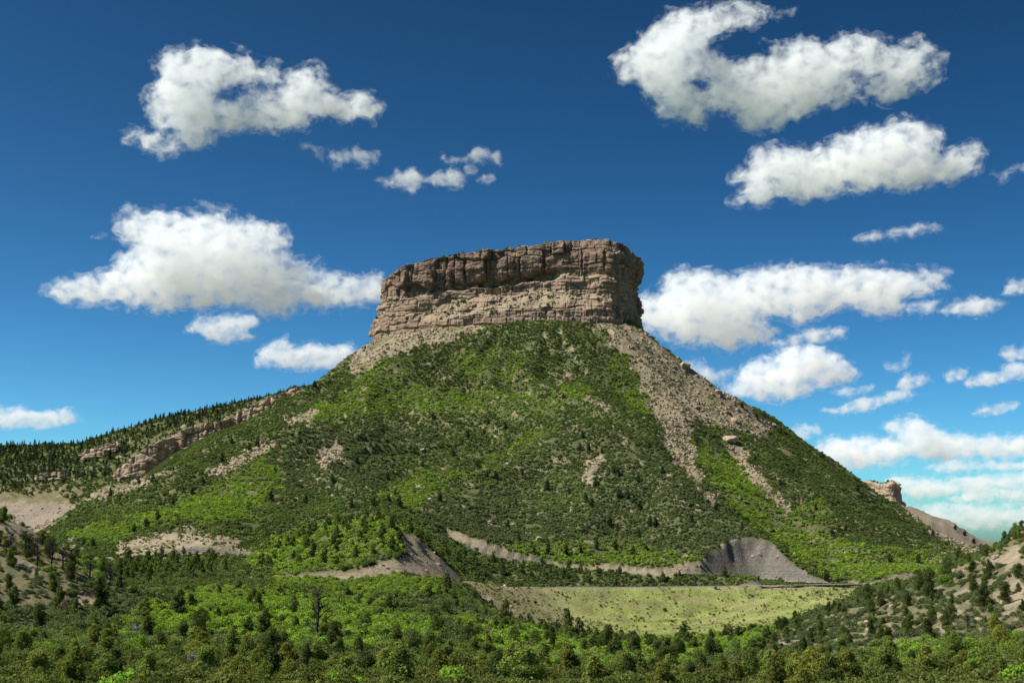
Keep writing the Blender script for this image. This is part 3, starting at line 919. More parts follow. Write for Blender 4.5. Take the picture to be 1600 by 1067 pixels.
def juniper_proto(seed, count, size, slim=1.0):
    """Height about 1 (scaled later), rounded ragged cone of foliage to the ground."""
    rng = np.random.default_rng(seed)
    H = 4.6; lobes = []
    n = int(15 + 5 * rng.random())
    for i in range(n):
        z = H * (0.12 + 0.80 * (i + rng.random()) / n)
        w = 1.45 * slim * (math.sin(math.pi * min(0.97, 0.30 + 0.66 * z / H)) ** 0.8)
        a = rng.uniform(0, 2 * np.pi); rr = w * rng.uniform(0.35, 0.75)
        lobes.append((rr * math.cos(a), rr * math.sin(a), z, rng.uniform(0.36, 0.74) * (0.75 + 0.35 * w / 1.5), rng.uniform(0.36, 0.72)))
    lobes.append((rng.normal(0, 0.15), rng.normal(0, 0.15), H * 0.93, 0.42, 0.55))
    lobes.append((0, 0, H * 0.40, 0.75 * slim, 1.5)); lobes.append((0, 0, H * 0.2, 0.95 * slim, 0.7))
    v, f, t = lobed_crown(rng, lobes, count, size, 0.55, 0.2, 0.6)
    parts = []
    for k in range(2):
        a = rng.uniform(0, 6.28)
        parts.append(tube([(0.08 * math.cos(a), 0.08 * math.sin(a), -0.6), (0.2 * math.cos(a), 0.2 * math.sin(a), 1.0), (0.35 * math.cos(a + 1), 0.35 * math.sin(a + 1), 2.4), (0.2 * math.cos(a + 2), 0.2 * math.sin(a + 2), 3.6)], [0.26, 0.18, 0.12, 0.04]))
    for _ in range(5):
        branch(rng, (0, 0, rng.uniform(0.8, 2.6)), (rng.normal(), rng.normal(), 0.5), 1.2, 0.06, 2, parts)
    return (v, f, t), join(parts)


def oak_proto(seed, count, size):
    rng = np.random.default_rng(seed)
    lobes = []
    for i in range(9):
        a = rng.uniform(0, 6.28); rr = rng.uniform(0, 1.35)
        lobes.append((rr * math.cos(a), rr * math.sin(a), rng.uniform(0.8, 1.9) * (1 - 0.25 * rr), rng.uniform(0.5, 0.95), rng.uniform(0.45, 0.8)))
    v, f, t = lobed_crown(rng, lobes, count, size, 0.75, 0.15, 0.7)
    parts = []
    for k in range(6):
        a = rng.uniform(0, 6.28)
        parts.append(tube([(0.35 * math.cos(a), 0.35 * math.sin(a), -0.5), (0.6 * math.cos(a), 0.6 * math.sin(a), 0.8), (1.0 * math.cos(a), 1.0 * math.sin(a), 1.7)], [0.07, 0.05, 0.02], 5))
    return (v, f, t), join(parts)


def fir_proto(seed, count, size):
    rng = np.random.default_rng(seed)
    H = 10.0
    z = H * (0.06 + 0.94 * rng.random(count) ** 1.25)
    w = 1.9 * (1 - z / H) ** 0.85 + 0.08
    w = w * (0.78 + 0.3 * np.abs(np.sin(z * 3.1 + seed)))
    a = rng.uniform(0, 2 * np.pi, count)
    arm = 0.78 + 0.28 * np.sin(5 * a + 2.2 * np.floor(z * 1.3) + seed)
    r = w * arm * np.sqrt(rng.uniform(0.25, 1, count))
    c = np.stack([r * np.cos(a), r * np.sin(a), z - 0.25 * r], 1)
    nrm = np.stack([np.cos(a) * 0.7, np.sin(a) * 0.7, np.full(count, 0.75)], 1)
    v, f = leaves(c, nrm, size, rng, 0.5, 0.5)
    t = np.repeat(np.clip(rng.normal(0.5, 0.16, count), 0, 1), 4)
    tr = tube([(0, 0, -0.8), (0, 0, 3), (0.05, 0, 7), (0, 0, 9.8)], [0.24, 0.19, 0.10, 0.02])
    return (v, f, t), tr


def rock_proto(seed, flat=0.6):
    rng = np.random.default_rng(seed)
    bm = bmesh.new()
    pts = rng.normal(size=(16, 3)); pts /= np.linalg.norm(pts, axis=1)[:, None]
    pts = np.sign(pts) * np.abs(pts) ** 0.55                # squarish block
    for p in pts * np.array([1.0, rng.uniform(0.6, 0.95), flat]): bm.verts.new(p)
    bmesh.ops.convex_hull(bm, input=bm.verts)
    loose = [v for v in bm.verts if not v.link_faces]
    bmesh.ops.delete(bm, geom=loose, context='VERTS')
    bmesh.ops.bevel(bm, geom=list(bm.edges), offset=0.05, segments=1, affect='EDGES')
    bmesh.ops.triangulate(bm, faces=bm.faces)
    bm.verts.index_update()
    v = np.array([x.co for x in bm.verts]); f = np.array([[q.index for q in x.verts] for x in bm.faces])
    bm.free()
    return v, f


def foliage_object(name, vft, mat):
    o = mesh_object(name, vft[0], vft[1], mat, link=False)
    set_attr(o, 'leaf', vft[2])
    return o


def scatter_collection(cname, objs):
    c = bpy.data.collections.new(cname)
    for o in objs: c.objects.link(o)
    return c


def scatter(name, label, coll, pos, rot, scale, kind, tint, parent=None):
    """One mass object: plants or stones standing at the given points."""
    me = bpy.data.meshes.new(name)
    me.vertices.add(len(pos)); me.vertices.foreach_set('co', np.asarray(pos, np.float32).ravel())
    o = bpy.data.objects.new(name, me); COL.objects.link(o)
    set_attr(o, 'turn', rot, 'FLOAT_VECTOR'); set_attr(o, 'size', scale, 'FLOAT_VECTOR')
    set_attr(o, 'kind', kind, 'INT'); set_attr(o, 'tint', tint, 'FLOAT_COLOR')
    ng = bpy.data.node_groups.new(name, 'GeometryNodeTree')
    ng.interface.new_socket('Geometry', in_out='INPUT', socket_type='NodeSocketGeometry')
    ng.interface.new_socket('Geometry', in_out='OUTPUT', socket_type='NodeSocketGeometry')
    N, L = ng.nodes, ng.links
    gi, go = N.new('NodeGroupInput'), N.new('NodeGroupOutput')
    ci = N.new('GeometryNodeCollectionInfo'); ci.inputs['Collection'].default_value = coll
    ci.inputs['Separate Children'].default_value = True; ci.inputs['Reset Children'].default_value = True
    ip = N.new('GeometryNodeInstanceOnPoints'); ip.inputs['Pick Instance'].default_value = True
    def na(nm, t):
        n = N.new('GeometryNodeInputNamedAttribute'); n.data_type = t; n.inputs['Name'].default_value = nm
        return n.outputs['Attribute']
    L.new(gi.outputs[0], ip.inputs['Points']); L.new(ci.outputs[0], ip.inputs['Instance'])
    L.new(na('kind', 'INT'), ip.inputs['Instance Index']); L.new(na('size', 'FLOAT_VECTOR'), ip.inputs['Scale'])
    e2r = N.new('FunctionNodeEulerToRotation')
    L.new(na('turn', 'FLOAT_VECTOR'), e2r.inputs[0]); L.new(e2r.outputs[0], ip.inputs['Rotation'])
    L.new(ip.outputs[0], go.inputs[0])
    md = o.modifiers.new('spread', 'NODES'); md.node_group = ng
    tag(o, label, kind='stuff')
    return o


# prototypes used by the individual plants (leaf size about two pixels where they stand)
JUN = [juniper_proto(100 + i, 5200, 0.215, (0.95, 1.15, 0.72, 0.9, 1.3, 0.8)[i]) for i in range(6)]
OAK = [oak_proto(200 + i, 1300, 0.24) for i in range(4)]
FIR = [fir_proto(300 + i, 420, 0.75) for i in range(4)]
JUNF = [juniper_proto(400 + i, 420, 0.62, 1.05) for i in range(3)]
# coarser ones for the mass of scrub
rngp = np.random.default_rng(77)
near_objs = [foliage_object('thicket_%d' % i, oak_proto(500 + i, 480 if i < 5 else 1300, 0.34 if i < 5 else 0.21)[0], LEAF_I) for i in range(10)]
far_objs = [foliage_object('scrub_%d' % i, oak_proto(600 + i, 130, 0.68)[0], LEAF_I) for i in range(6)]
tree_objs = [foliage_object('conifer_%d' % i, (FIR[i % 4] if i < 4 else JUNF[i - 4])[0], LEAF_I) for i in range(7)]
junmass_objs = [foliage_object('juniper_%d' % i, JUN[i][0], LEAF_I) for i in range(6)]
C_NEAR = scatter_collection('near_scrub', near_objs)
C_FAR = scatter_collection('far_scrub', far_objs)
C_TREE = scatter_collection('far_trees', tree_objs)
C_JUN = scatter_collection('juniper_mass', junmass_objs)


def rock_object(name, vf, mat):
    o = mesh_object(name, vf[0], vf[1], mat, link=False)
    set_attr(o, 'tone', np.full(len(vf[0]), 0.25 + 0.1 * (len(vf[0]) * 7 % 9))); set_attr(o, 'ledge', np.zeros(len(vf[0])))
    return o


ROCKS = [rock_proto(700 + i, (0.55, 0.7, 0.85, 0.45)[i % 4]) for i in range(8)]
C_ROCK = scatter_collection('stones', [rock_object('stone_%d' % i, r, ROCK_PALE) for i, r in enumerate(ROCKS)])

# ---------------------------------------------------------------- where plants grow
_elmax = np.maximum.accumulate(_el, axis=1)


def sample_band(r0, r1, per_m2, rng, hw=0.47):
    area = hw * (r1 * r1 - r0 * r0)
    n = int(area * per_m2)
    r = np.sqrt(rng.uniform(r0 * r0, r1 * r1, n)); a = rng.uniform(-hw, hw, n)
    x, y = r * np.sin(a), r * np.cos(a)
    z, cut, fill, bed, em = ground_z(x, y, (GZ, GCUT, GFILL, GBED, _elmax))
    px, py, d, scree, br, dk, gr = surface_map(x, y, z)
    seen = (z + 4.5) / r >= em - 0.012
    ok = seen & (px > (-140 if r0 > 600 else -330)) & (px < (1740 if r0 > 600 else 1930))
    return {k: v[ok] for k, v in dict(x=x, y=y, z=z, r=r, cut=cut, fill=fill, bed=bed, px=px, py=py, d=d, scree=scree, br=br, dk=dk, gr=gr).items()}


def in_cap(x, y):
    """Inside the rock cap's outline, where the sheet of the hill is hidden."""
    P = np.stack([CAP['X'][::12, 20], CAP['Y'][::12, 20]], 1)
    return in_poly(np.asarray(x, float), np.asarray(y, float), P)


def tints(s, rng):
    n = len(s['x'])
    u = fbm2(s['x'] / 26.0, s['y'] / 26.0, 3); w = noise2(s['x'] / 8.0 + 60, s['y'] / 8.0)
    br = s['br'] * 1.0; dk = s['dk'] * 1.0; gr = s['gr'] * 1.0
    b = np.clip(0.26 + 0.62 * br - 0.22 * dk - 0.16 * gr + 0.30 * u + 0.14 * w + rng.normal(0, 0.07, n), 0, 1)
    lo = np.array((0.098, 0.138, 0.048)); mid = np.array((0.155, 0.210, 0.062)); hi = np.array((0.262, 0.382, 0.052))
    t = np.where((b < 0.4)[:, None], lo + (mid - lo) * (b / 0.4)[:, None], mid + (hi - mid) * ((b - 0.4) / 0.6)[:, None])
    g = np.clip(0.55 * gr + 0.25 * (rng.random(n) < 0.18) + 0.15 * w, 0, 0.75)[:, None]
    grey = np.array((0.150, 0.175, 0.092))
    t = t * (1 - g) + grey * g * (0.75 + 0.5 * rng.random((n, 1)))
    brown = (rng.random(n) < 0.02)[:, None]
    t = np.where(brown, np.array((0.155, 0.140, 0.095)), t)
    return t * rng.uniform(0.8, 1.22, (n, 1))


def pts_of(s, m, lift=0.0):
    return np.stack([s['x'][m], s['y'][m], s['z'][m] + lift], 1)


def spin(n, rng): 
    return np.stack([rng.normal(0, 0.08, n), rng.normal(0, 0.08, n), rng.uniform(0, 6.283, n)], 1)


def build_scrub():
    rng = np.random.default_rng(41)
    # --- thickets in front of the road
    s = sample_band(80, 640, 0.18, rng)
    n1 = fbm2(s['x'] / 14.0, s['y'] / 14.0, 3)
    hill = region(s['px'], s['py'], [[(1180, 1000), (1350, 930), (1500, 860), (1640, 780), (1640, 1010), (1420, 1010), (1250, 1040)], [(-40, 800), (140, 870), (220, 915), (120, 960), (-40, 950)]], 6)
    keep = (s['bed'] < 0.1) & (s['cut'] < 0.25) & (s['fill'] < 0.2) & (~s['scree'] | (rng.random(len(n1)) < 0.12)) & (rng.random(len(n1)) < np.where(hill, 0.80 - 0.6 * n1, 0.95))
    k = int(keep.sum()); sz = rng.uniform(0.55, 1.15, k)[:, None] * np.stack([np.ones(k), np.ones(k), rng.uniform(0.7, 1.15, k)], 1)
    sz *= np.where(hill[keep], 0.60, 1.0)[:, None]
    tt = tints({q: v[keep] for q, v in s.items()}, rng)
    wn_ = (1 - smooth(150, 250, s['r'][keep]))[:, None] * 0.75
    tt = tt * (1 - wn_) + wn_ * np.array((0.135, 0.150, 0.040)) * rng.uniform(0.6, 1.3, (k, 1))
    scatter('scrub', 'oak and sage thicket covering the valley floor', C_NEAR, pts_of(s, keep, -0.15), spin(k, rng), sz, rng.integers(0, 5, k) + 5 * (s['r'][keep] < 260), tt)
    # --- strip behind the road and the whole butte
    s = sample_band(640, 1480, 0.33, rng, 0.40)
    n1 = fbm2(s['x'] / 20.0, s['y'] / 20.0, 4); n2 = noise2(s['x'] / 60.0 + 9, s['y'] / 60.0)
    gap = n1 + 0.12 * n2 > 0.70
    keep = (s['bed'] < 0.1) & (s['cut'] < 0.2) & (s['fill'] < 0.2) & ~gap & (~s['scree'] | (rng.random(len(n1)) < np.clip(0.36 + 0.9 * n1, 0.06, 0.85))) & ~in_cap(s['x'], s['y'])
    k = int(keep.sum()); sz = (0.40 + 0.65 * rng.random(k) ** 2.2)[:, None] * np.stack([np.full(k, 1.10), np.full(k, 1.10), rng.uniform(0.65, 1.05, k)], 1)
    sz *= np.where(s['scree'][keep], 0.7, 1.0)[:, None]
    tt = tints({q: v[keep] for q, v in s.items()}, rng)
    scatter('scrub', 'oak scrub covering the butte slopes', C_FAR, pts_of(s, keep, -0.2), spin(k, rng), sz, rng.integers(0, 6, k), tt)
    # --- left ridge: scrub between the conifers
    s = sample_band(1480, 2150, 0.035, rng, 0.40)
    keep = ~s['scree'] & ~in_cap(s['x'], s['y']) & (s['px'] < 1420)
    shale = region(s['px'], s['py'], [[(-300, 768), (90, 772), (120, 795), (70, 835), (-300, 850)]], 3)
    keep &= ~shale
    k = int(keep.sum()); sz = rng.uniform(0.8, 1.5, k)[:, None] * np.ones((k, 3))
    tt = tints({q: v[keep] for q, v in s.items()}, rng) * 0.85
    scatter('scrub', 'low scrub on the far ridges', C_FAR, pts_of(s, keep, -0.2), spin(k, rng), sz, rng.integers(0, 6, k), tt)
    # --- ledges and flat top of the cap
    X, Y, Z, L, hh = CAP['X'], CAP['Y'], CAP['Z'], CAP['ledge'], CAP['h']
    ii = np.argwhere((L > 0.5) & (hh > 0.05) & (hh < 0.62))
    pick = ii[rng.choice(len(ii), 480)]
    p = np.stack([X[pick[:, 0], pick[:, 1]], Y[pick[:, 0], pick[:, 1]], Z[pick[:, 0], pick[:, 1]]], 1)
    rim = CAP['rim']; kk = rng.choice(len(rim), 260); f = rng.uniform(0.01, 0.12, (260, 1))
    pr = rim[kk] * (1 - f) + rim.mean(0) * f; pr[:, 2] -= 0.2
    far = FAR_BUTTE['rim']; kf = rng.choice(len(far), 120); ff = rng.uniform(0.02, 0.6, (120, 1))
    pf = far[kf] * (1 - ff) + far.mean(0) * ff
    p = np.concatenate([p, pr, pf]); n = len(p)
    base = np.array((0.085, 0.135, 0.042)); tt = base * rng.uniform(0.6, 1.8, (n, 1)) * np.array((1.0, 1.0, 0.9))
    sz = (0.35 + 1.0 * rng.random(n) ** 2)[:, None] * np.ones((n, 3)); sz[-120:] *= 1.7
    scatter('scrub', 'bushes on the cliff ledges and rim', C_FAR, p, spin(n, rng), sz, rng.integers(0, 6, n), tt)
    # --- tufts and low bushes on the embankment face
    s = sample_band(560, 830, 0.30, rng, 0.30)
    n1 = fbm2(s['x'] / 16.0, s['y'] / 16.0, 3)
    keep = (s['fill'] > 0.4) & (rng.random(len(n1)) < np.clip(0.45 + 0.9 * n1, 0.05, 1))
    k = int(keep.sum()); sz = (0.10 + 0.35 * rng.random(k) ** 3)[:, None] * np.ones((k, 3))
    tt = np.array((0.17, 0.225, 0.06)) * rng.uniform(0.5, 1.3, (k, 1)) * np.where(rng.random((k, 1)) < 0.3, np.array([[1.5, 1.2, 1.3]]), 1.0)
    scatter('grass', 'grass tufts on the road embankment', C_FAR, pts_of(s, keep), spin(k, rng), sz, rng.integers(0, 6, k), tt)
    # --- loose stones on the scree and the cut faces
    a = sample_band(1000, 1480, 0.17, rng, 0.34); b = sample_band(480, 1000, 0.10, rng, 0.40); c = sample_band(110, 480, 0.08, rng, 0.47); e = sample_band(1480, 1800, 0.03, rng, 0.42)
    P, SZ = [], []
    for q, lo, hi, wt in ((a, 0.35, 2.2, 1.0), (b, 0.3, 1.4, 1.0), (c, 0.15, 0.8, 0.5), (e, 0.5, 2.2, 0.8)):
        m = (q['scree'] | (q['cut'] > 0.5)) & (rng.random(len(q['x'])) < np.where(q['cut'] > 0.5, 0.4 * wt, wt)) & ~in_cap(q['x'], q['y']) & (q['bed'] < 0.1)
        P.append(pts_of(q, m)); k = int(m.sum())
        SZ.append((lo + (hi - lo) * rng.random(k) ** 4)[:, None] * rng.uniform(0.7, 1.3, (k, 3)))
    ii = np.argwhere((L > 0.4) & (hh > 0.02) & (hh < 0.62)); pick = ii[rng.choice(len(ii), 900)]
    P.append(np.stack([X[pick[:, 0], pick[:, 1]], Y[pick[:, 0], pick[:, 1]], Z[pick[:, 0], pick[:, 1]]], 1)); SZ.append((0.4 + 1.6 * rng.random(900) ** 3)[:, None] * np.ones((900, 3)))
    P, SZ = np.concatenate(P), np.concatenate(SZ); n = len(P)
    scatter('rubble', 'loose sandstone rubble on scree and road cuts', C_ROCK, P, np.stack([rng.normal(0, 0.4, n), rng.normal(0, 0.4, n), rng.uniform(0, 6.28, n)], 1), SZ, rng.integers(0, 8, n), np.ones((n, 3)))


build_scrub()
# ---------------------------------------------------------------- individual plants
ORD = ['first', 'second', 'third', 'fourth', 'fifth', 'sixth', 'seventh', 'eighth', 'ninth', 'tenth', '11th', '12th', '13th']


def ordinal(i):
    if i < 13: return ORD[i]
    n = i + 1
    return '%d%s' % (n, 'th' if 10 <= n % 100 <= 20 else {1: 'st', 2: 'nd', 3: 'rd'}.get(n % 10, 'th'))


def crown_mesh(name, proto):
    o = foliage_object(name, proto[0], LEAF_O); me = o.data
    bpy.data.objects.remove(o)
    return me


def wood_mesh(name, vf, mat):
    o = mesh_object(name, vf[0], vf[1], mat, link=False); me = o.data
    bpy.data.objects.remove(o)
    return me


JUN_M = [(crown_mesh('juniper_crown', p), wood_mesh('juniper_trunk', p[1], BARK)) for p in JUN]
JUNF_M = [(crown_mesh('pinyon_crown', p), wood_mesh('pinyon_trunk', p[1], BARK)) for p in JUNF]
OAK_M = [(crown_mesh('oak_crown', p), wood_mesh('oak_stem', p[1], BARK)) for p in OAK]
FIR_M = [(crown_mesh('fir_crown', p), wood_mesh('fir_trunk', p[1], BARK)) for p in FIR]


def plant(name, meshes, loc, size, rz, colour, label, cat, group, wood='trunk', wide=1.0):
    t = empty(name, loc, rz)
    t.scale = (size * wide, size * wide, size)
    tag(t, label, cat, group)
    for nm, me in (('crown', meshes[0]), (wood, meshes[1])):
        o = bpy.data.objects.new(nm, me); COL.objects.link(o); o.parent = t
        o.color = (*colour, 1)
    return t


def darts(cand, spacing, taken, rng, limit=2000):
    """Pick candidates that keep their distance from the ones taken (x, y, r)."""
    out = []
    cell = 4.0; grid = {}
    def put(x, y, r): grid.setdefault((int(x // cell), int(y // cell)), []).append((x, y, r))
    for t in taken: put(*t)
    for i in range(len(cand['x'])):
        x, y = cand['x'][i], cand['y'][i]
        sp = spacing[i] if hasattr(spacing, '__len__') else spacing
        gx, gy = int(x // cell), int(y // cell); k = int(sp // cell) + 1
        ok = True
        for a in range(gx - k, gx + k + 1):
            for b in range(gy - k, gy + k + 1):
                for (u, v, r) in grid.get((a, b), ()):
                    if (u - x) ** 2 + (v - y) ** 2 < (0.5 * (sp + r)) ** 2: ok = False; break
                if not ok: break
            if not ok: break
        if ok:
            put(x, y, sp); taken.append((x, y, sp)); out.append(i)
            if len(out) >= limit: break
    return out


OLIVE = np.array((0.200, 0.212, 0.046)); DEEP = np.array((0.090, 0.115, 0.038)); GREENISH = np.array((0.150, 0.200, 0.050))
trees = []        # x, y, z, height, zone, tint
taken = []


def add_tree(x, y, z, h, zone, tint):
    trees.append(dict(x=x, y=y, z=z, h=h, zone=zone, tint=tint))


def build_trees():
    rng = np.random.default_rng(91)
    # junipers that stand out in the photograph: foot pixel, height in pixels
    marked = [(155, 958, 56), (279, 962, 40), (403, 955, 30), (312, 998, 50), (412, 1003, 52), (645, 1032, 48), (699, 924, 30), (790, 968, 32), (827, 984, 26), (608, 964, 32), (672, 938, 26), (888, 984, 34), (905, 1000, 36),
              (1357, 938, 28), (1376, 948, 26), (1453, 935, 44), (1437, 925, 34), (1537, 950, 40), (1480, 900, 30), (1500, 880, 26), (1068, 1000, 30), (1290, 909, 18), (1140, 1000, 26), (1545, 905, 30), (1520, 925, 30),
              (60, 990, 46), (20, 960, 44), (230, 1010, 48), (520, 1015, 44), (560, 1040, 46), (735, 1010, 40), (950, 1020, 44), (990, 1030, 44), (1030, 1040, 40)]
    for px, py, hp in marked:
        g = hit_ground(px, py)
        if g is None: continue
        d = world_to_pix(*g)[2]
        add_tree(g[0], g[1], g[2], hp * d / F * 1.0, 'marked', DEEP * rng.uniform(0.9, 1.25)); taken.append((g[0], g[1], 5.0))
    zones = [
        ('grove', 98, 236, 0.10, lambda s: 3.6 + 6.5 * smooth(-0.15, 0.45, noise2(s['x'] / 19.0, s['y'] / 19.0) + 0.35 * smooth(165, 240, s['r'])), None, (1.9, 4.9), OLIVE),
        ('left_hill', 240, 385, 0.05, lambda s: np.full(len(s['x']), 7.5), [[(-40, 800), (240, 900), (240, 985), (-40, 985)]], (3.0, 5.0), GREENISH),
        ('flat', 235, 560, 0.03, lambda s: np.where(s['py'] > 985, 8.5, 13.5), [[(180, 900), (720, 915), (860, 980), (860, 1030), (180, 1030)]], (2.8, 5.0), GREENISH),
        ('hollow', 235, 640, 0.04, lambda s: np.full(len(s['x']), 9.0), [[(690, 930), (860, 960), (1010, 995), (1180, 985), (1240, 1000), (1180, 1050), (860, 1040), (700, 980)]], (3.2, 5.4), DEEP),
        ('right_hill', 235, 470, 0.05, lambda s: np.full(len(s['x']), 8.2), [[(1130, 1040), (1220, 980), (1340, 925), (1640, 790), (1640, 1040), (1300, 1050)]], (2.2, 4.4), DEEP),
        ('knob', 600, 760, 0.06, lambda s: np.full(len(s['x']), 7.5), [[(400, 890), (440, 850), (480, 806), (600, 790), (680, 820), (730, 905), (690, 885), (640, 868), (540, 886)]], (4.2, 7.0), DEEP),
        ('strip', 700, 900, 0.05, lambda s: np.full(len(s['x']), 9.5), [[(690, 858), (760, 880), (1020, 896), (1140, 897), (1140, 914), (760, 912), (720, 905)]], (4.2, 7.2), DEEP),
        ('foot', 600, 760, 0.05, lambda s: np.full(len(s['x']), 8.0), [[(110, 862), (340, 866), (350, 903), (130, 904)]], (4.5, 7.0), DEEP),
    ]
    for zn, r0, r1, dens, spf, polys, hr, tint in zones:
        s = sample_band(r0, r1, dens, rng)
        m = (s['bed'] < 0.05) & (s['cut'] < 0.2) & (s['fill'] < 0.1) & (s['px'] > -25) & (s['px'] < 1625)
        if polys: m &= region(s['px'], s['py'], polys, 4)
        s = {k: v[m] for k, v in s.items()}
        for i in darts(s, spf(s), taken, rng):
            h = rng.uniform(*hr) * (1.0 if rng.random() < 0.8 else 0.65)
            mix = rng.random() ** 1.3 * 0.95
            t = (tint * (1 - mix) + GREENISH * mix) * rng.uniform(0.65, 1.35)
            if rng.random() < 0.22: t = DEEP * rng.uniform(0.8, 1.2)
            add_tree(s['x'][i], s['y'][i], s['z'][i], h, zn, t)
    for t in trees:
        t['px'], t['py'], t['d'] = [float(q) for q in world_to_pix(t['x'], t['y'], t['z'])]
        t['hp'] = t['h'] * F / t['d']
        em = ground_z(np.array([t['x']]), np.array([t['y']]), (_elmax,))[0][0]
        t['vis'] = (-12 < t['px'] < 1612) and (t['py'] - t['hp'] < 1062) and ((t['z'] + t['h'] * 0.7) / math.hypot(t['x'], t['y']) > em)
    vis = [t for t in trees if t['vis']]
    vis.sort(key=lambda t: (t['zone'] != 'marked', -t['hp']))
    single, mass = vis[:300], vis[300:] + [t for t in trees if not t['vis']]
    where = {'grove': 'the grove along the bottom edge', 'left_hill': 'the left foreground hill', 'flat': 'the bright valley floor', 'hollow': 'the hollow below the embankment',
             'right_hill': 'the right foreground hill', 'knob': 'the knob above the left road', 'strip': 'the strip behind the embankment', 'foot': 'the stand under the left cut', 'marked': 'x'}
    rows = {}
    for t in single:
        if t['zone'] == 'marked':
            px = t['px']
            z = 'left_hill' if px < 120 else 'flat' if px < 700 and t['py'] < 1005 else 'grove' if t['py'] > 1025 else 'hollow' if px < 1200 else 'right_hill'
            t['wz'] = z
        else: t['wz'] = t['zone']
        if t['wz'] == 'grove': row_ = ('front row', 'second row', 'third row', 'back row')[min(3, int(np.searchsorted([132, 158, 192], t['d'])))]
        else:
            row_ = None
        t['row'] = row_; rows.setdefault((t['wz'], row_), []).append(t)
    for (z, row_), ts in rows.items():
        # split a wide zone into an upper and a lower half by how high the foot stands in the picture
        if row_ is None and len(ts) > 14:
            med = sorted(q['py'] for q in ts)[len(ts) // 2]
            parts = [('upper half', [q for q in ts if q['py'] < med]), ('lower half', [q for q in ts if q['py'] >= med])]
        else: parts = [(row_, ts)]
        for rn, qs in parts:
            qs.sort(key=lambda q: q['px'])
            for i, q in enumerate(qs):
                look = 'olive' if q['tint'][0] > 0.150 else 'dark green' if q['tint'][1] < 0.120 else 'green'
                q['label'] = '%s juniper, %s from left in %s%s' % (look, ordinal(i), (rn + ' of ') if rn else '', where[z])
    for i, t in enumerate(single):
        far = t['d'] > 480
        k = int(rng.integers(0, 3 if far else 6))
        plant('juniper_tree', (JUNF_M if far else JUN_M)[k], (t['x'], t['y'], t['z'] - 0.1), t['h'] / 4.7, float(rng.uniform(0, 6.28)), t['tint'], t['label'], 'tree', 'junipers and pinyons of the valley', wide=float(rng.uniform(0.9, 1.2)))
    n = len(mass)
    P = np.array([(t['x'], t['y'], t['z'] - 0.1) for t in mass]); S = np.array([[t['h'] / 4.7] * 3 for t in mass])
    if n:
        farm = np.array([t['y'] > 480 for t in mass]); tin = np.array([t['tint'] for t in mass])
        for sel, coll, lo, hi, lab in ((~farm, C_JUN, 0, 6, 'smaller junipers filling in between the larger ones'), (farm, C_TREE, 4, 7, 'distant small junipers along the road')):
            k = int(sel.sum())
            if k: scatter('juniper_wood', lab, coll, P[sel], spin(k, rng), S[sel], rng.integers(lo, hi, k), tin[sel])


build_trees()


def label_rows(items, look, place, cat, per_row=16):
    """Own label for each of many look-alikes: rows from the top of the picture, then counted from the left."""
    items.sort(key=lambda q: q[1])
    k = max(1, round(len(items) / per_row))
    rows_ = [items[len(items) * i // k: len(items) * (i + 1) // k] for i in range(k)]
    for i, r_ in enumerate(rows_):
        r_.sort(key=lambda q: q[0])
        for j, (px, py, o) in enumerate(r_):
            rn = '' if k == 1 else (' topmost row,' if i == 0 else ' lowest row,' if i == k - 1 else ' ' + ordinal(i) + ' row down,')
            o['label'] = '%s, %s from left,%s %s' % (look, ordinal(j), rn, place)


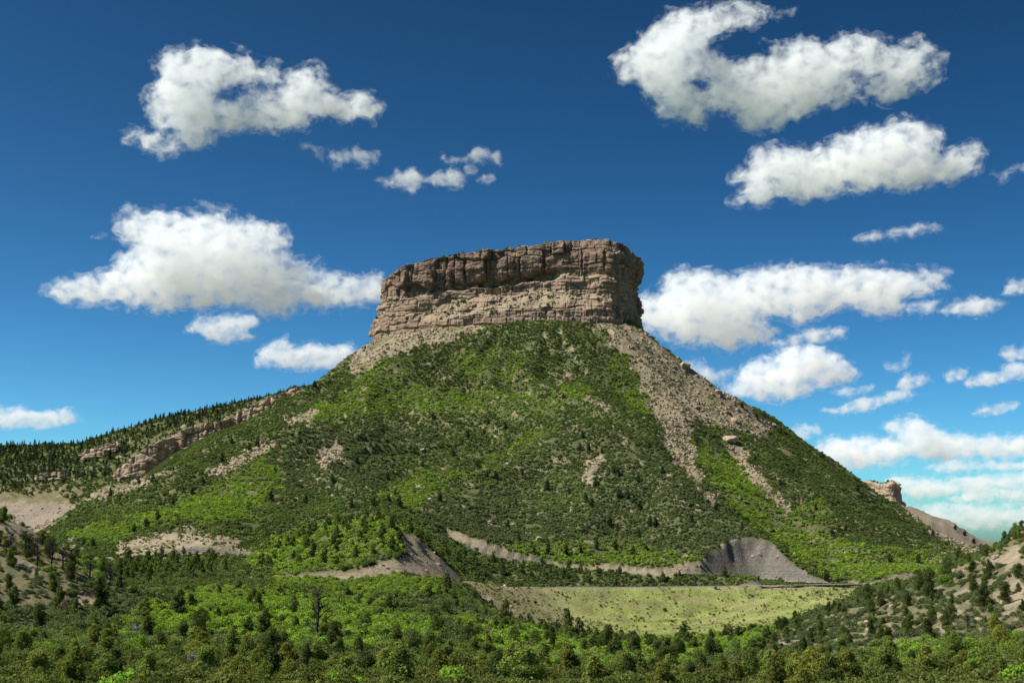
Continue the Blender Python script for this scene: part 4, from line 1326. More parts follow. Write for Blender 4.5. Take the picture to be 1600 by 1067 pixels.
def build_shrubs():
    rng = np.random.default_rng(17)
    # rounded oak bushes that can be told apart on the valley floor
    s = sample_band(108, 470, 0.06, rng)
    m = (s['br'] | (s['r'] < 230)) & (s['px'] > 0) & (s['px'] < 1600) & (s['bed'] < 0.05) & (s['cut'] < 0.1) & (s['fill'] < 0.05)
    s = {k: v[m] for k, v in s.items()}
    ids = darts(s, 4.6, taken, rng, 280)
    oaks = {}; dots = []; lone = {}; firs = {}
    for i in ids:
        px = s['px'][i]
        where = 'in the bottom grove' if s['r'][i] < 215 else 'below the left road' if px < 720 else 'in the embankment hollow' if px < 1260 else 'at bottom right'
        c = np.array((0.225, 0.365, 0.052)) * rng.uniform(0.75, 1.2) * (1 if rng.random() < 0.8 else 0.75)
        oaks.setdefault(where, []).append((s['px'][i], s['py'][i], plant('oak_shrub', OAK_M[int(rng.integers(0, 4))], (s['x'][i], s['y'][i], s['z'][i] - 0.1), float(rng.uniform(0.8, 1.35)), float(rng.uniform(0, 6.28)), c,
              'rounded bright green oak bush ' + where, 'bush', 'bright oak bushes ' + where, wood='stem')))
    for w_, q_ in oaks.items(): label_rows(q_, 'bright oak bush', w_, 'bush')
    # dark shrubs dotted over the grassy embankment
    s = sample_band(600, 830, 0.05, rng, 0.30)
    m = (s['fill'] > 0.8) & (s['px'] > 740)
    s = {k: v[m] for k, v in s.items()}
    tk = []
    for i in darts(s, 13.0, tk, rng, 46):
        dots.append((s['px'][i], s['py'][i], plant('shrub', OAK_M[int(rng.integers(0, 4))], (s['x'][i], s['y'][i], s['z'][i] - 0.05), float(rng.uniform(0.35, 0.8)), float(rng.uniform(0, 6.28)), np.array((0.085, 0.12, 0.042)) * rng.uniform(0.7, 1.4),
              'small dark shrub dotted on the grassy road embankment', 'bush', 'shrubs dotted on the embankment', wood='stem')))
    label_rows(dots, 'small dark shrub', 'on the grassy embankment', 'bush')
    # lone conifers on the butte, read off the photograph
    spots = [(540 + .325 * a, 560 + .325 * b) for a, b in [(665, 372), (520, 475), (635, 530), (200, 590), (210, 695), (135, 720), (28, 725), (1125, 445), (1170, 445), (1235, 465), (1290, 560), (1310, 578), (1200, 618), (1155, 690), (1180, 720), (1315, 678), (1355, 680), (1385, 700),
             (1270, 808), (1460, 810), (1490, 815), (720, 582), (680, 580), (850, 567), (683, 316), (765, 348), (1045, 195), (260, 718), (240, 668), (55, 512), (330, 465), (820, 705), (780, 820), (1140, 388), (1415, 740), (590, 385), (370, 520), (455, 700), (970, 640), (1075, 655), (1405, 600), (1520, 560), (1460, 440), (420, 300)]]
    spots += [(1311, 834), (1322, 832), (1300, 838), (1458, 838), (1390, 880), (1435, 880), (810, 848), (834, 866), (856, 866), (884, 868), (908, 866), (932, 860), (952, 824), (965, 830), (1016, 823), (1023, 826), (999, 842), (962, 860), (989, 868), (1010, 862),
              (362, 695), (389, 706), (401, 700), (346, 724), (317, 758), (238, 756), (217, 757), (478, 790), (424, 784), (173, 776), (210, 832), (228, 825), (247, 814), (130, 854), (144, 856), (1275, 800), (1220, 760), (1340, 770), (1365, 800), (1180, 720), (300, 775), (270, 790), (520, 760), (560, 742), (430, 740), (1120, 800), (1160, 830), (1080, 820)]
    for px, py in spots:
        g = hit_ground(px, py)
        if g is None: continue
        side = 'left flank' if px < 500 else 'front slope' if px < 1130 else 'right shoulder'
        band = 'low' if py > 780 else 'high'
        lab = 'lone dark conifer standing %s on the scrubby %s of the butte' % (band, side)
        lone.setdefault('%s on the %s' % (band, side), []).append((px, py, plant('pinyon_tree', JUNF_M[int(rng.integers(0, 3))], (g[0], g[1], g[2] - 0.2), float(rng.uniform(1.05, 1.65)), float(rng.uniform(0, 6.28)), np.array((0.055, 0.072, 0.032)) * rng.uniform(0.8, 1.25), lab, 'tree', 'lone conifers, %s %s of the butte' % (band, side), wide=0.9)))
    for w_, q_ in lone.items(): label_rows(q_, 'lone dark conifer', w_, 'tree')
    # conifers of the left ridge and on the rim
    s = sample_band(1560, 2000, 0.05, rng, 0.42)
    poly = [[(-60, 680), (120, 690), (250, 640), (470, 596), (480, 612), (400, 640), (350, 664), (262, 684), (205, 715), (165, 745), (60, 760), (-60, 775)]]
    m = region(s['px'], s['py'], poly, 3)
    s = {k: v[m] for k, v in s.items()}
    o = np.argsort(-s['y'] * 0 + rng.random(len(s['x'])))
    s = {k: v[o] for k, v in s.items()}
    ids = darts(s, 4.5 + 6.0 * smooth(-0.25, 0.35, fbm2(s['x'] / 45.0, s['y'] / 60.0, 2)), [], rng, 1500)
    em = ground_z(s['x'], s['y'], (_elmax,))[0]
    ids = [i for i in ids if (s['z'][i] + 8) / s['r'][i] > em[i] - 0.0005]
    hs = {i: rng.uniform(4.5, 11.0) * (0.75 if s['px'][i] > 380 else 1.0) for i in ids}
    inview = [i for i in ids if -8 < s['px'][i] < 480]
    inview.sort(key=lambda i: -hs[i] / s['d'][i])
    one = set(inview[:290])
    for i in inview[:290]:
        crest = s['z'][i] / s['r'][i] > em[i] + 0.0 and s['y'][i] > 1840
        where = 'on the left ridge skyline' if crest else 'above the ridge cliffs' if s['px'][i] > 170 else 'on the far left slope'
        firs.setdefault(where, []).append((s['px'][i], s['py'][i], plant('conifer_tree', FIR_M[int(rng.integers(0, 4))] if (i * 7) % 5 < 2 else JUNF_M[i % 3], (s['x'][i], s['y'][i], s['z'][i] - 0.3), hs[i] / (10.0 if (i * 7) % 5 < 2 else 6.5), float(rng.uniform(0, 6.28)), np.array((0.052, 0.074, 0.040)) * rng.uniform(0.7, 1.45),
              'dark pointed conifer ' + where, 'tree', 'conifers ' + where, wide=float(rng.uniform(1.5, 2.3)) if (i * 7) % 5 < 2 else 0.95)))
    for w_, q_ in firs.items(): label_rows(q_, 'dark conifer', w_, 'tree')
    rest = [i for i in ids if i not in one]
    if rest:
        n = len(rest)
        scatter('conifer_wood', 'far conifers filling the wood on the left ridge', C_TREE, np.array([(s['x'][i], s['y'][i], s['z'][i] - 0.3) for i in rest]), spin(n, rng) * np.array((0.3, 0.3, 1)), np.array([[hs[i] / 10.0 * 1.7, hs[i] / 10.0 * 1.7, hs[i] / 10.0] for i in rest]), rng.integers(0, 4, n), np.array([np.array((0.052, 0.074, 0.040)) * rng.uniform(0.75, 1.35) for i in rest]))
    # little trees against the sky on the right-hand slopes
    for px, py, hp, lab in ((1285, 715, 9, 'small dark tree breaking the skyline of the right slope'), (1345, 748, 8, 'little tree on the right slope skyline just left of the far butte'), (1493, 826, 7, 'upper one of three small trees on the far scree slope'), (1508, 836, 8, 'middle one of three small trees on the far scree slope'), (1522, 848, 8, 'lowest of three small trees on the far scree slope'),
                            (1160, 640, 8, 'small tree on the skyline beside the boulders of the right shoulder'), (1183, 655, 8, 'second skyline tree below the boulders of the right shoulder'), (492, 603, 9, 'small round tree on the notch left of the butte foot')):
        g = hit_ground(px, py + 2)
        if g is None: continue
        d = float(world_to_pix(*g)[2])
        plant('pinyon_tree', JUNF_M[int(rng.integers(0, 3))], (g[0], g[1], g[2] - 0.2), hp * d / F / 4.7 * 1.2, 1.0, np.array((0.04, 0.056, 0.026)), lab, 'tree', 'small skyline trees', wide=1.1)


build_shrubs()


# ---------------------------------------------------------------- dead trees
def dead_tree_meshes(seed, mat, height=7.0, spread=1.0):
    rng = np.random.default_rng(seed)
    tr = tube([(0, 0, -0.5), (0.05, 0, height * 0.3), (0.2, 0.1, height * 0.6), (0.1, 0.2, height)], [0.30, 0.24, 0.16, 0.03], 7)
    parts = []
    for _ in range(20):
        h = rng.uniform(0.22, 0.97) * height
        branch(rng, (0.1, 0.05, h), (rng.normal() * spread, rng.normal() * spread, rng.uniform(0.1, 0.7)), rng.uniform(0.22, 0.42) * height * (1.15 - 0.5 * h / height), 0.12, 0, parts, 0.5, (3, 5))
    return wood_mesh('dead_trunk', tr, mat), wood_mesh('dead_branches', join(parts), mat)


def build_dead():
    protos = [dead_tree_meshes(60 + i, DEADWOOD) for i in range(4)]
    silver = [dead_tree_meshes(80 + i, SILVER, 5.0, 1.4) for i in range(2)]
    spots = [(495, 1003, 78, 0, 'tall dead tree with bare black limbs on the left valley floor')]
    names = ['leftmost', 'second', 'third', 'fourth', 'fifth', 'sixth', 'seventh', 'eighth']
    for k, (px, py, hp) in enumerate([(14, 880, 46), (40, 872, 40), (58, 884, 42), (80, 888, 38), (98, 892, 36), (112, 896, 38), (140, 905, 34), (172, 912, 30)]):
        spots.append((px, py, hp, 0, '%s bare burnt snag on the crest of the left foreground hill%s' % (names[k], '' if k == 0 else ', counted from the left')))
    spots += [(1512, 985, 28, 0, 'bare dead tree beside a pale rock on the right hill'), (1455, 985, 24, 0, 'dead grey bush-like tree on the rocky right hill, left of the pale bank'), (560, 948, 20, 0, 'small dead tree by the old lower road bank'), (870, 1000, 30, 0, 'dead grey tree in the hollow below the embankment'),
              (300, 1052, 34, 1, 'silvery dead juniper in the bottom grove, the left one of two'), (385, 1064, 30, 1, 'silvery dead juniper at the bottom edge, right one of two'), (212, 1000, 26, 1, 'small pale dead tree among oak bushes on the left')]
    rng = np.random.default_rng(5)
    for i, (px, py, hp, kind, lab) in enumerate(spots):
        g = hit_ground(px, py)
        if g is None: continue
        d = float(world_to_pix(*g)[2])
        tr, br = (silver if kind else protos)[i % (2 if kind else 4)]
        t = empty('dead_tree', g - np.array((0, 0, 0.1)), float(rng.uniform(0, 6.28)))
        sc = hp * d / F / (5.0 if kind else 7.0); t.scale = (sc, sc, sc)
        tag(t, lab, 'dead tree', 'dead trees')
        for nm, me in (('trunk', tr), ('branches', br)):
            o = bpy.data.objects.new(nm, me); COL.objects.link(o); o.parent = t


build_dead()


# ---------------------------------------------------------------- boulders
def build_boulders():
    rng = np.random.default_rng(8)
    L = [(1141, 690, 25, 'largest pale boulder, alone on the right shoulder of the butte'), (1148, 660, 13, 'upright block just above the largest boulder on the right shoulder'), (1137, 648, 13, 'flat slab above the upright block on the right shoulder'), (1071, 575, 20, 'dark rock hump on the skyline right of the cap'),
         (1089, 641, 12, 'thin slab left of the boulder cluster on the right shoulder'), (1098, 646, 8, 'small block beside the thin slab on the right shoulder'), (1210, 666, 9, 'rock on the skyline below the right shoulder'), (1122, 616, 12, 'low ledge rock on the skyline above the right boulder cluster'),
         (1325, 810, 6, 'single pale rock in the dark scrub near the right end of the slope'), (1090, 792, 7, 'pale rock in scrub at the foot of the long right gully'), (763, 614, 6, 'left one of two pale rocks high on the front slope'), (807, 614, 5, 'right one of two pale rocks high on the front slope'),
         (779, 596, 5, 'small rock just above two pale rocks on the front slope'), (660, 709, 8, 'grey rock beside a lone conifer on the left front slope'), (793, 728, 8, 'slanting slab in the middle of the front slope'), (671, 781, 8, 'pale peaked rock low on the left front slope'),
         (766, 817, 8, 'low pale rock near the foot of the front slope'), (893, 799, 8, 'rock at the lower tip of the bright green patch'), (704, 634, 6, 'small rock on the bright band of the upper left slope'), (959, 668, 7, 'upper of two rocks on the crest of the middle rib'), (975, 686, 7, 'lower of two rocks on the crest of the middle rib'),
         (843, 846, 13, 'broad pale boulder at the slope foot above the tree strip'), (829, 846, 5, 'small rock just left of the broad pale boulder'), (668, 866, 6, 'bright upright slab at the top of the left road cut'), (825, 884, 7, 'pale rocks pile at the edge of the old bench'),
         (1323, 867, 9, 'left one of two boulders in bright scrub on the lower right slope'), (1339, 867, 8, 'right one of two boulders in bright scrub on the lower right slope'), (1241, 868, 12, 'flat pale rock above the dark shale cut'),
         (1357, 986, 15, 'flat pale boulder on the lower left side of the right hill'), (1528, 973, 17, 'bright split boulder on the right foreground hill'), (1355, 973, 9, 'small boulder just above the flat pale one on the right hill'), (1211, 1032, 26, 'pale rock outcrop near the bottom of the right hill'), (1152, 1034, 30, 'low pale slab left of the rock outcrop at the bottom'),
         (1395, 953, 12, 'boulder half way up the right foreground hill'), (1432, 893, 9, 'pale rock near the crest of the right foreground hill'), (1556, 874, 14, 'ledge rock on the crest of the right foreground hill'), (127, 890, 9, 'bright orange tan rock on the left foreground hill'), (1570, 945, 16, 'tan rock on the bare bank at the right edge')]
    for i, (px, py, w, lab) in enumerate(L):
        g = hit_ground(px, py)
        if g is None: continue
        d = float(world_to_pix(*g)[2]); r = 0.5 * w * d / F
        v, f = rock_proto(900 + i, (0.5, 0.8, 0.45, 0.6)[i % 4] if 'slab' not in lab else 0.35)
        # finer broken surface on the big blocks
        me_o = mesh_object('boulder', v * r, f, ROCK_PALE)
        bm = bmesh.new(); bm.from_mesh(me_o.data)
        bmesh.ops.subdivide_edges(bm, edges=bm.edges, cuts=2, use_grid_fill=True)
        co = np.array([q.co for q in bm.verts])
        dsp = fbm2(co[:, 0] / r * 1.6 + i, co[:, 1] / r * 1.6 + co[:, 2] / r * 2.1, 3) * 0.10 * r
        nn = co / (np.linalg.norm(co, axis=1)[:, None] + 1e-6)
        for q, a in zip(bm.verts, co + nn * dsp[:, None]): q.co = a
        bm.to_mesh(me_o.data); bm.free()
        nv = len(me_o.data.vertices)
        set_attr(me_o, 'tone', np.full(nv, 0.9)); set_attr(me_o, 'ledge', np.zeros(nv))
        me_o.location = g + np.array((0, 0, r * 0.25)); me_o.rotation_euler = (rng.normal(0, 0.12), rng.normal(0, 0.12), rng.uniform(0, 6.28))
        tag(me_o, lab, 'boulder', 'boulders')


build_boulders()


# ---------------------------------------------------------------- road, guard rail, car
def plain(name, col, rough=0.8, metal=0.0, scale=3.0):
    m = Mat(name)
    tc = m.add('ShaderNodeTexCoord')
    n = m.noise(tc.outputs['Object'], scale, 4, 0.6)
    b = m.add('ShaderNodeBsdfPrincipled', Roughness=rough, Metallic=metal)
    m.link(m.cmix(0.4, col, m.ramp(n, [(0.3, 0.6), (0.7, 1.25)]), 'MULTIPLY'), b.inputs['Base Color'])
    m.link(b.outputs[0], m.out.inputs['Surface'])
    return m.m


def build_road():
    t, C = resample(ROAD, 3.0)
    dx, dy = np.gradient(C[:, 0]), np.gradient(C[:, 1]); l = np.hypot(dx, dy)
    nx, ny = -dy / l, dx / l
    half = 3.9
    zt = np.maximum(C[:, 2], np.maximum(ground_z(C[:, 0] + nx * half, C[:, 1] + ny * half), ground_z(C[:, 0] - nx * half, C[:, 1] - ny * half)))
    zt = np.minimum(zt, C[:, 2] + 0.5) + 0.12
    def strip(a, b, up): 
        n = len(C)
        v = np.concatenate([np.stack([C[:, 0] + nx * a, C[:, 1] + ny * a, zt + up], 1), np.stack([C[:, 0] + nx * b, C[:, 1] + ny * b, zt + up], 1)])
        i = np.arange(n - 1)
        return v, np.stack([i, i + 1, i + 1 + n, i + n], 1)
    v, f = strip(-half, half, 0)
    r = mesh_object('road', v, f, plain('asphalt', (0.24, 0.22, 0.19), 0.9)); tag(r, 'paved road along the foot of the butte', kind='structure')
    for a in (-0.12, -3.6, 3.5):
        v, f = strip(a, a + 0.14, 0.012)
        p = mesh_object('road_marking', v, f, plain('road_paint', (0.55, 0.50, 0.30), 0.7), r)
    return t, C, nx, ny, zt


_rt, _rC, _rnx, _rny, _rz = build_road()


def road_point(px):
    p, _, _ = world_to_pix(_rC[:, 0], _rC[:, 1], _rC[:, 2])
    return int(np.argmin(np.abs(p - px) + (_rC[:, 1] < 600) * 5))


def build_rail():
    i0, i1 = road_point(1262), road_point(1335)
    steel = plain('weathered_steel', (0.09, 0.075, 0.06), 0.7, 0.3)
    off = 5.0
    P = np.stack([_rC[i0:i1, 0] + _rnx[i0:i1] * off, _rC[i0:i1, 1] + _rny[i0:i1] * off, _rz[i0:i1]], 1)
    root = empty('guard_rail', P[0]); tag(root, 'low dark guard rail along the road below the shale cut', 'guard rail')
    Q = P - P[0]
    prof = [(0.0, 0.45), (0.05, 0.52), (0.0, 0.6), (0.05, 0.68), (0.0, 0.78), (-0.03, 0.78), (-0.03, 0.45)]
    n = len(Q); k = len(prof)
    v = np.array([[q[0], q[1] - a, q[2] + b] for q in Q for a, b in prof])
    f = np.array([[i * k + j, i * k + (j + 1) % k, (i + 1) * k + (j + 1) % k, (i + 1) * k + j] for i in range(n - 1) for j in range(k)])
    mesh_object('rail', v, f, steel, root)
    box = np.array([[a, b, c] for a in (-.09, .09) for b in (-.09, .09) for c in (-0.4, 0.82)])
    bf = np.array([[0, 1, 3, 2], [4, 6, 7, 5], [0, 4, 5, 1], [2, 3, 7, 6], [0, 2, 6, 4], [1, 5, 7, 3]])
    po = None
    for q in Q[::1]:
        if po is None:
            po = mesh_object('post', box, bf, steel, root); cur = po
        else:
            cur = po.copy(); COL.objects.link(cur)
        cur.location = q + np.array((0, 0.16, 0))


build_rail()


def build_car():
    i = road_point(785)
    a = math.atan2(_rC[i + 1, 1] - _rC[i - 1, 1], _rC[i + 1, 0] - _rC[i - 1, 0])
    root = empty('car', (_rC[i, 0] + _rnx[i] * -1.7, _rC[i, 1] + _rny[i] * -1.7, _rz[i]), a)
    tag(root, 'small silver car driving on the embankment road', 'car')
    paint = plain('car_paint', (0.50, 0.52, 0.58), 0.3, 0.4); glass = plain('car_glass', (0.02, 0.025, 0.03), 0.1)
    black = plain('tyre_rubber', (0.02, 0.02, 0.02), 0.9); lamp = plain('lamp', (0.6, 0.6, 0.55), 0.2); red = plain('tail_lamp', (0.35, 0.02, 0.02), 0.3)
    def loft(prof, width, tuck=0.0):
        """side outline extruded across the car, edges tucked in."""
        p = np.array(prof, float); n = len(p)
        secs = [(-width / 2, 0.94), (-width / 2 + 0.08, 1.0), (width / 2 - 0.08, 1.0), (width / 2, 0.94)]
        c = p.mean(0)
        v = np.array([[c[0] + (q[0] - c[0]) * s, y, c[1] + (q[1] - c[1]) * s] for y, s in secs for q in p])
        f = [[k * n + j, k * n + (j + 1) % n, (k + 1) * n + (j + 1) % n, (k + 1) * n + j] for k in range(3) for j in range(n)]
        tri = [[0, j, j + 1] for j in range(1, n - 1)] + [[3 * n, 3 * n + j + 1, 3 * n + j] for j in range(1, n - 1)]
        return v, [np.array(f), np.array(tri)]
    body = [(-2.2, 0.35), (-2.25, 0.75), (-2.1, 0.95), (-1.2, 1.0), (0.9, 0.98), (1.9, 0.86), (2.25, 0.7), (2.25, 0.38), (1.75, 0.3), (-1.8, 0.28)]
    cabin = [(-1.75, 0.97), (-1.2, 1.42), (0.2, 1.45), (0.95, 0.97)]
    v, f = loft(body, 1.76); bo = mesh_object('body', v, f, paint, root)
    v, f = loft(cabin, 1.5); cb = mesh_object('cabin', v, f, paint, root)
    for s in (-1, 1):
        for x0, x1, u0, u1 in ((-1.5, -0.45, -1.15, -0.42), (-0.35, 0.72, -0.35, 0.15)):
            y = s * 0.765
            w = mesh_object('window', [(x0, y, 1.02), (x1, y, 1.02), (u1, y - s * 0.015, 1.38), (u0, y - s * 0.015, 1.38)], [(0, 1, 2, 3)], glass, cb)
    mesh_object('windscreen', [(1.0, -0.66, 1.0), (1.0, 0.66, 1.0), (0.27, 0.6, 1.43), (0.27, -0.6, 1.43)], [(0, 1, 2, 3)], glass, cb)
    mesh_object('rear_window', [(-1.80, -0.66, 1.0), (-1.80, 0.66, 1.0), (-1.26, 0.6, 1.41), (-1.26, -0.6, 1.41)], [(0, 1, 2, 3)], glass, cb)
    th = np.linspace(0, 2 * np.pi, 16, endpoint=False)
    def disc(r, w0, w1):
        v = np.array([[r * math.cos(q), y, r * math.sin(q)] for y in (w0, w1) for q in th])
        f = [[j, (j + 1) % 16, 16 + (j + 1) % 16, 16 + j] for j in range(16)]
        tri = [[0, j + 1, j] for j in range(1, 15)] + [[16, 16 + j, 17 + j] for j in range(1, 15)]
        return v, [np.array(f), np.array(tri)]
    for x in (-1.4, 1.45):
        for s in (-1, 1):
            v, f = disc(0.33, -0.1, 0.1); wv = mesh_object('wheel', v, f, black, root); wv.location = (x, s * 0.8, 0.33)
            v, f = disc(0.2, -0.115, 0.115); mesh_object('rim', v, f, lamp, wv)
    for s in (-1, 1):
        for nm, x, mt in (('headlight', 2.235, lamp), ('tail_light', -2.262, red)):
            b = np.array([[p, q, r_] for p in (-.03, .03) for q in (-.2, .2) for r_ in (-.07, .07)])
            o = mesh_object(nm, b, np.array([[0, 1, 3, 2], [4, 6, 7, 5], [0, 4, 5, 1], [2, 3, 7, 6], [0, 2, 6, 4], [1, 5, 7, 3]]), mt, root); o.location = (x, s * 0.6, 0.68)


build_car()
# ---------------------------------------------------------------- clouds
def cloud_material(name, sigma, mpp, seed, cut):
    m = Mat(name)
    v = m.add('ShaderNodeVolumeScatter', Density=sigma, Anisotropy=0.0)
    tc = m.add('ShaderNodeTexCoord')
    mp = m.add('ShaderNodeMapping'); mp.inputs['Location'].default_value = (seed * 3.1, seed * 1.7, seed)
    mp.inputs['Scale'].default_value = (1 / mpp, 1 / mpp, 1.25 / mpp)
    m.link(tc.outputs['Object'], mp.inputs['Vector'])
    n = m.noise(mp.outputs[0], 0.045, 5, 0.68, 0.4)
    r = m.ramp(n, [(cut, 0.0), (cut + 0.20, 1.0)])
    m.link(m.math('MULTIPLY', r, sigma), v.inputs['Density'])
    v.inputs['Color'].default_value = (1.0, 1.0, 1.0, 1)
    m.link(v.outputs[0], m.out.inputs['Volume'])
    return m.m


def surface_nets(f):
    """Quad mesh round f > 0 on a regular grid."""
    s = f > 0
    nx, ny, nz = f.shape
    cell = (nx - 1, ny - 1, nz - 1)
    pos = np.zeros(cell + (3,), np.float32); cnt = np.zeros(cell, np.float32)
    for ax in range(3):
        lo = [slice(None)] * 3; hi = [slice(None)] * 3
        lo[ax] = slice(0, -1); hi[ax] = slice(1, None)
        a, b = f[tuple(lo)], f[tuple(hi)]
        cr = s[tuple(lo)] != s[tuple(hi)]
        idx = np.argwhere(cr)
        if not len(idx): continue
        fa, fb = a[cr], b[cr]
        t = fa / (fa - fb)
        p = idx.astype(np.float32); p[:, ax] += t
        o = [k for k in range(3) if k != ax]
        for i in (0, -1):
            for j in (0, -1):
                c = idx.copy(); c[:, o[0]] += i; c[:, o[1]] += j
                ok = np.all((c >= 0) & (c < np.array(cell)), axis=1)
                np.add.at(pos, tuple(c[ok].T), p[ok]); np.add.at(cnt, tuple(c[ok].T), 1)
    has = cnt > 0
    vid = np.full(cell, -1, np.int64); vid[has] = np.arange(has.sum())
    verts = pos[has] / cnt[has][:, None]
    quads = []
    for ax in range(3):
        lo = [slice(None)] * 3; hi = [slice(None)] * 3
        lo[ax] = slice(0, -1); hi[ax] = slice(1, None)
        sa, sb = s[tuple(lo)], s[tuple(hi)]
        o = [(ax + 1) % 3, (ax + 2) % 3]
        idx = np.argwhere(sa != sb)
        ok = (idx[:, o[0]] >= 1) & (idx[:, o[1]] >= 1) & (idx[:, o[0]] < f.shape[o[0]] - 1) & (idx[:, o[1]] < f.shape[o[1]] - 1)
        idx = idx[ok]
        if not len(idx): continue
        q = []
        for i, j in ((-1, -1), (0, -1), (0, 0), (-1, 0)):
            c = idx.copy(); c[:, o[0]] += i; c[:, o[1]] += j
            q.append(vid[tuple(c.T)])
        q = np.stack(q, 1)
        flip = ~sa[tuple(idx.T)]
        q[flip] = q[flip][:, ::-1]
        quads.append(q)
    return verts, np.concatenate(quads)


def sdf_poly(px, py, poly):
    """Signed distance, positive inside."""
    P = np.asarray(poly, float); Q = np.roll(P, -1, 0)
    best = np.full(px.shape, 1e9); inside = np.zeros(px.shape, bool)
    for (ax, ay), (bx, by) in zip(P, Q):
        dx, dy = bx - ax, by - ay
        t = np.clip(((px - ax) * dx + (py - ay) * dy) / (dx * dx + dy * dy + 1e-9), 0, 1)
        best = np.minimum(best, np.hypot(px - ax - t * dx, py - ay - t * dy))
        c = ((ay > py) != (by > py)) & (px < (bx - ax) * (py - ay) / (by - ay + 1e-12) + ax)
        inside ^= c
    return np.where(inside, best, -best)


def cloud_noise(x, y, z, octaves=5):
    s, a, f = 0, 1.0, 1.0
    for i in range(octaves):
        n = noise3(x * f + 31 * i, y * f + 7 * i, z * f - 13 * i)
        s = s + a * (0.28 - np.abs(n)) * 1.6 if i < 3 else s + a * n
        a *= 0.60; f *= 2.17
    return s


VIEW = {'A': (0, 0, 1 / 1.779), 'B': (920, 0, 0.425), 'C': (980, 380, 0.45), 'D': (440, 180, 0.25), 'P': (0, 0, 1.0)}
